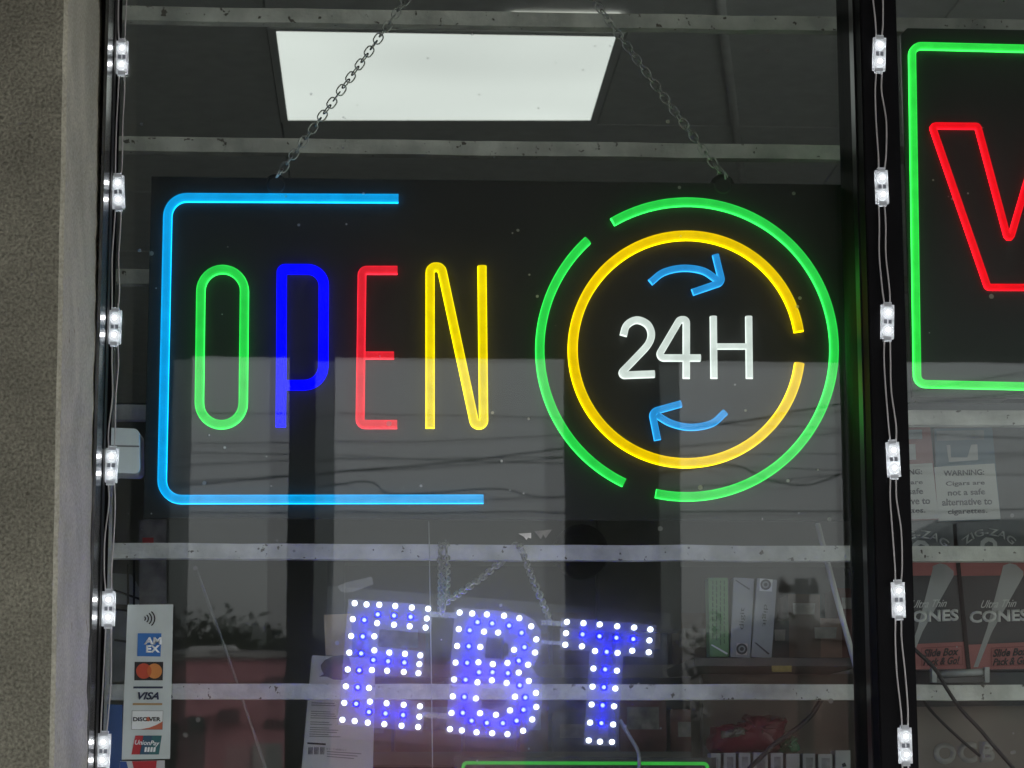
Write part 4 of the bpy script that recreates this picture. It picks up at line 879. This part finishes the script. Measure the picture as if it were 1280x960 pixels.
for r, z in enumerate(gz[2:]):
    x = -.04; i = 0
    while x < 1.15:
        wd = random.uniform(.05, .12); h = random.uniform(.05, .10 if r == 0 else .085); c, cn = random.choice(cols)
        if random.random() < .82:
            t = thing('goods_carton', '%s carton, number %s from the left on the %s shelf of the dim unit' % (cn, ['one', 'two', 'three', 'four', 'five', 'six', 'seven', 'eight', 'nine', 'ten', 'eleven', 'twelve', 'thirteen', 'fourteen', 'fifteen', 'sixteen', 'seventeen', 'eighteen', 'nineteen', 'twenty', 'twenty one', 'twenty two', 'twenty three', 'twenty four'][i], ('lower', 'upper')[r]), 'box', (x+wd/2, 3.8, z), 'dim cartons on the inner shelving')
            bxo('body', (x, 3.76, z+.0005), (x+wd-.006, 3.86, z+h), mat('goods_'+cn.replace(' ', '_'), c, .5, var=.3, vscale=35), t, bevel=.002)
            bxo('print_patch', (x+.012, 3.7585, z+h*.35), (x+wd-.018, 3.7598, z+h*.7), mat('goods_print', (.22, .2, .18), .6, var=.5, vscale=60), t)
            i += 1
        x += wd
hm = thing('security_mirror', 'dark rounded dome shape behind the bar between the two shaded strips', 'dome', tuple(P(735, 690, 3.4)))
c = P(726, 690, 3.4); build(MB().lathe([(.03, -.03), (.04, 0), (.038, .02), (.026, .035), (.008, .042)], tuple(c), 'y', 24), 'dome', mat('smoked_dome', (.02, .018, .018), .9), hm, smooth=True)
hb = bxo('notice_board', (P(745, 652, 3.5).x, 3.5, P(745, 790, 3.5).z), (P(850, 652, 3.5).x, 3.53, P(850, 640, 3.5).z), mat('olive_panel', (.09, .09, .08), .6, var=.25, vscale=12), bevel=.004); tag(hb, 'olive grey panel hanging inside above the letter T', 'panel')

# =============================================================== WHAT THE GLASS MIRRORS: canopy, street, houses
YCN = -2.30
zsof = RF(640, 441, YCN+.0).z
cn = thing('walkway_canopy', 'dark flat canopy roof over the walkway mirrored in the glass', 'canopy', (0, YCN, zsof))
bxo('soffit', (-9, YCN, zsof), (3.4, YJ0, zsof+.05), capm, cn)
bxo('fascia', (-9, YCN-.12, zsof-.0), (3.4, YCN-.002, zsof+.45), mat('fascia_paint', (.10, .10, .10), .7, var=.1), cn)
bxo('roof_deck', (-9, YCN-.1, zsof+.452), (3.4, YJ0, zsof+.5), capm, cn)
colm = mat('column_paint', (.075, .075, .075), .85, var=.15, vscale=6)
def column(u0, u1, label, Y=YCN+.1, dep=.25):
    a, b_ = RF(u0, 560, Y), RF(u1, 560, Y)
    t = thing('canopy_column', label, 'column', ((a.x+b_.x)/2, Y, 0), 'dark columns holding the canopy')
    bxo('shaft', (a.x, Y-dep, .12), (b_.x, Y, zsof-.001), colm, t, bevel=.004)
    bxo('base', (a.x-.015, Y-dep-.015, 0), (b_.x+.015, Y+.015, .12), concrete, t, bevel=.004)
column(-20, 231, 'wide dark column mirrored behind the card sticker'); column(361, 417, 'slim dark column mirrored behind the blue P', dep=.14); column(712, 850, 'dark column mirrored behind the 24H numerals')
column(-420, -300, 'dark column mirrored left of the stucco pier')
# far buildings
def P3(u, v, Y): return RF(u, v, Y)
pk = mat('pink_stucco', (.50, .22, .245), .85, var=.07, vscale=.8); YPK = -36
pa, pz_ = P3(216, 822, YPK), P3(655, 826, YPK)
ph = thing('pink_building', 'pink one storey building mirrored low in the glass behind the leaning rod', 'building', ((pa.x+pz_.x)/2, YPK, 0))
bxo('wall', (pa.x-8, YPK-9, -.15), (pz_.x, YPK, pa.z), pk, ph)
bxo('parapet', (pa.x-8.05, YPK-9.05, pa.z), (pz_.x+.05, YPK+.05, pa.z+.12), mat('parapet_grey', (.30, .28, .27), .8), ph)
a, c = P3(234, 897, YPK), P3(254, 1010, YPK); dr = bxo('door', (a.x, YPK+.003, .0), (c.x, YPK+.06, a.z), mat('door_dark', (.06, .07, .065), .6), ph)
a, c = P3(274, 889, YPK), P3(299, 905, YPK); bxo('vent_box', (a.x, YPK+.003, c.z), (c.x, YPK+.25, a.z), mat('vent_dark', (.03, .03, .035), .6), ph)
a, c = P3(316, 930, YPK), P3(352, 1010, YPK); wf = bxo('window', (a.x, YPK+.003, c.z), (c.x, YPK+.05, a.z), mat('window_pale', (.35, .36, .34), .3), ph)
for r, v in enumerate((846, 900)):
    for i in range(9):
        a, c = P3(332+i*7.5, v, YPK), P3(335+i*7.5, v+12, YPK); bxo('slot', (a.x, YPK+.002, c.z), (c.x, YPK+.03, a.z), mat('vent_dark'), ph)
a, c = P3(228, 819, YPK), P3(290, 828, YPK); bxo('roof_unit', (a.x, YPK-3, pa.z+.12), (c.x, YPK-1.6, a.z+.25), mat('unit_white', (.6, .6, .6), .5), ph, bevel=.03)
bn = mat('brick_brown', (.20, .12, .10), .85, var=.15, vscale=1)
pa2, pz2 = P3(955, 800, -42), P3(1420, 806, -42)
bh_ = thing('brown_building', 'brown low building mirrored at the right behind the slim boxes', 'building', ((pa2.x+pz2.x)/2, -42, 0))
bxo('wall', (pa2.x, -50, -.15), (pz2.x, -42, pa2.z), bn, bh_); bxo('roof', (pa2.x-.3, -50.3, pa2.z), (pz2.x+.3, -41.7, pa2.z+.3), mat('roof_grey', (.12, .12, .12), .8), bh_)
for i in range(7): bxo('window', (pa2.x+1+i*1.2, -41.998, 1.0), (pa2.x+1.8+i*1.2, -41.95, 2.2), mat('vent_dark'), bh_)
pa3, pz3 = P3(1180, 668, -31), P3(1520, 650, -31)
b3 = thing('red_brown_building', 'dark red brown building mirrored in the right pane behind the cone boxes', 'building', ((pa3.x+pz3.x)/2, -31, 0))
bxo('wall', (pa3.x, -37.6, -.15), (pz3.x, -31, pa3.z), mat('dark_brick', (.085, .050, .045), .85, var=.15, vscale=1), b3); bxo('roof', (pa3.x-.1, -37.7, pa3.z), (pz3.x+.2, -30.8, pa3.z+.22), mat('roof_grey'), b3)
for i in range(5): bxo('window', (pa3.x+.8+i*1.3, -30.998, 2.6), (pa3.x+1.5+i*1.3, -30.95, 3.8), mat('vent_dark'), b3)
# trees
leafm = mat('leaf_green', (.045, .06, .035), .7, var=.4, vscale=2); bark = mat('bark', (.09, .07, .05), .9, var=.3, vscale=8)
def tree(u, vt, Y, r, label, seed):
    rd = random.Random(seed); top = P3(u, vt, Y); h = top.z+.15
    t = thing('tree', label, 'tree', (top.x, Y, -.15), 'trees behind the mirrored buildings')
    tr = MB(); tr.tube([(top.x, Y, -.15), (top.x+.1, Y, h*.35), (top.x-.05, Y, h*.62), (top.x, Y, h*.85)], [.22, .17, .11, .04], 8)
    for i in range(6):
        g = rd.uniform(0, 6.28); tr.tube([(top.x, Y, h*rd.uniform(.35, .6)), (top.x+math.cos(g)*r*.7, Y+math.sin(g)*r*.7, h*rd.uniform(.65, .85))], [.07, .02], 5)
    build(tr, 'trunk', bark, t, smooth=True)
    cb = MB(); cl = [(rd.gauss(0, r*.48), rd.gauss(0, r*.48), rd.uniform(.45, .92)*h, rd.uniform(.25, .5)*r) for _ in range(17)]
    for k in range(3600):
        cx, cy, cz, cr_ = rd.choice(cl); d = Vector((rd.gauss(0, 1), rd.gauss(0, 1), rd.gauss(0, .8))).normalized()*cr_*rd.uniform(.4, 1.05)
        p = Vector((top.x+cx, Y+cy, cz-.15))+d; s = rd.uniform(.06, .13); a = Vector((rd.gauss(0, 1), rd.gauss(0, 1), rd.gauss(0, 1))).normalized(); b_ = a.orthogonal().normalized()
        cb.add([p-a*s, p+b_*s*.6, p+a*s, p-b_*s*.6], [(0, 1, 2, 3)])
    build(cb, 'crown', leafm, t, fix=False)
for i, (u, vt, Y, r, lb) in enumerate([(238, 770, -52, 1.9, 'dark tree mirrored just right of the card sticker'), (268, 795, -50, 1.5, 'low dark tree mirrored between two taller ones'), (300, 778, -52, 1.7, 'rounded dark tree mirrored left of the rod top'), (335, 785, -53, 1.6, 'dark tree mirrored by the left slim column'), (375, 800, -55, 1.8, 'dark tree mirrored behind the slim column'), (450, 812, -56, 1.8, 'low dark tree mirrored behind the letter E'),
                                        (958, 768, -60, 2.4, 'dark tree mirrored behind the slim boxes'), (1030, 765, -62, 2.6, 'dark tree mirrored right of the utility pole'), (1075, 772, -60, 2.2, 'dark tree mirrored beside the mullion'), (1180, 770, -60, 2.6, 'dark tree mirrored in the right pane')]):
    tree(u, vt, Y, r, lb, 40+i)
# utility pole and lines
wood = mat('pole_wood', (.06, .05, .045), .9, var=.2, vscale=6)
YPL = -33; tpp = P3(1002, 724, YPL)
up = thing('utility_pole', 'wooden utility pole with crossarm mirrored right of the slim boxes', 'utility pole', (tpp.x, YPL, -.15))
build(MB().tube([(tpp.x, YPL, -.15), (tpp.x, YPL, tpp.z)], [.15, .11], 10), 'pole', wood, up, smooth=True)
za = P3(1002, 737, YPL).z; xa, xb = P3(974, 737, YPL).x, P3(1022, 737, YPL).x
bxo('crossarm', (xa, YPL-.06, za-.07), (xb, YPL+.06, za+.07), wood, up)
for x in (xa+.06, (xa+xb)/2-.25, xb-.06): build(MB().lathe([(.05, 0), (.06, .06), (.03, .14)], (x, YPL, za+.07), 'z', 8), 'insulator', mat('insulator', (.15, .14, .13), .4), up)
lw = mat('power_cable', (.02, .02, .02), .7)
lines = [((-300, 552), (600, 548), (1500, 470), -17, 'highest thin power line mirrored across the sign'), ((-300, 640), (560, 577), (1500, 430), -19, 'thick power line slanting up to the right mirrored behind the N'),
         ((-300, 602), (560, 572), (1500, 566), -24, 'thin power line mirrored through the upper lettering foot'), ((-300, 618), (420, 592), (1500, 500), -20, 'power line mirrored just above the blue bottom tube'),
         ((-300, 560), (300, 568), (1500, 600), -26, 'nearly level power line mirrored behind the O foot'), ((-300, 632), (640, 624), (1500, 548), -21, 'lower power line mirrored near the blue bottom tube'),
         ((-300, 640), (640, 641), (1500, 636), -28, 'lowest level power line mirrored under the board foot'), ((-300, 520), (640, 520), (1500, 560), -30, 'faint upper power line mirrored behind the ring')]
for i, (a, b_, c, Y, lb) in enumerate(lines):
    pts = [P3(*p, Y) for p in smooth2([a, b_, c], 12)]
    o = build(MB().tube(pts, .0060*abs(Y)/20*(1.5 if i in (1, 6) else 1), 5), 'power_line', lw, smooth=True); tag(o, lb, 'power line', 'power lines mirrored in the glass')
o = build(MB().tube([P3(u, v, -15) for u, v in smooth2([(400, 612), (450, 603), (470, 606), (485, 617), (530, 616), (620, 611), (660, 620), (700, 621), (760, 611), (900, 580), (960, 600), (1010, 606), (1060, 590)], 5)], .009, 5), 'power_line', lw, smooth=True)  # the glass's distortion of a mirrored wire is put into its shape
tag(o, 'wavy power line mirrored just above the blue bottom tube', 'power line', 'power lines mirrored in the glass')
# parking line paint
wp_ = mat('parking_paint', (.7, .7, .68), .7, var=.1)
for i in range(7):
    o = bxo('parking_line', (-9+i*2.9, -8.2, -.146), (-8.9+i*2.9, -2.9, -.142), wp_); o['kind'] = 'structure'
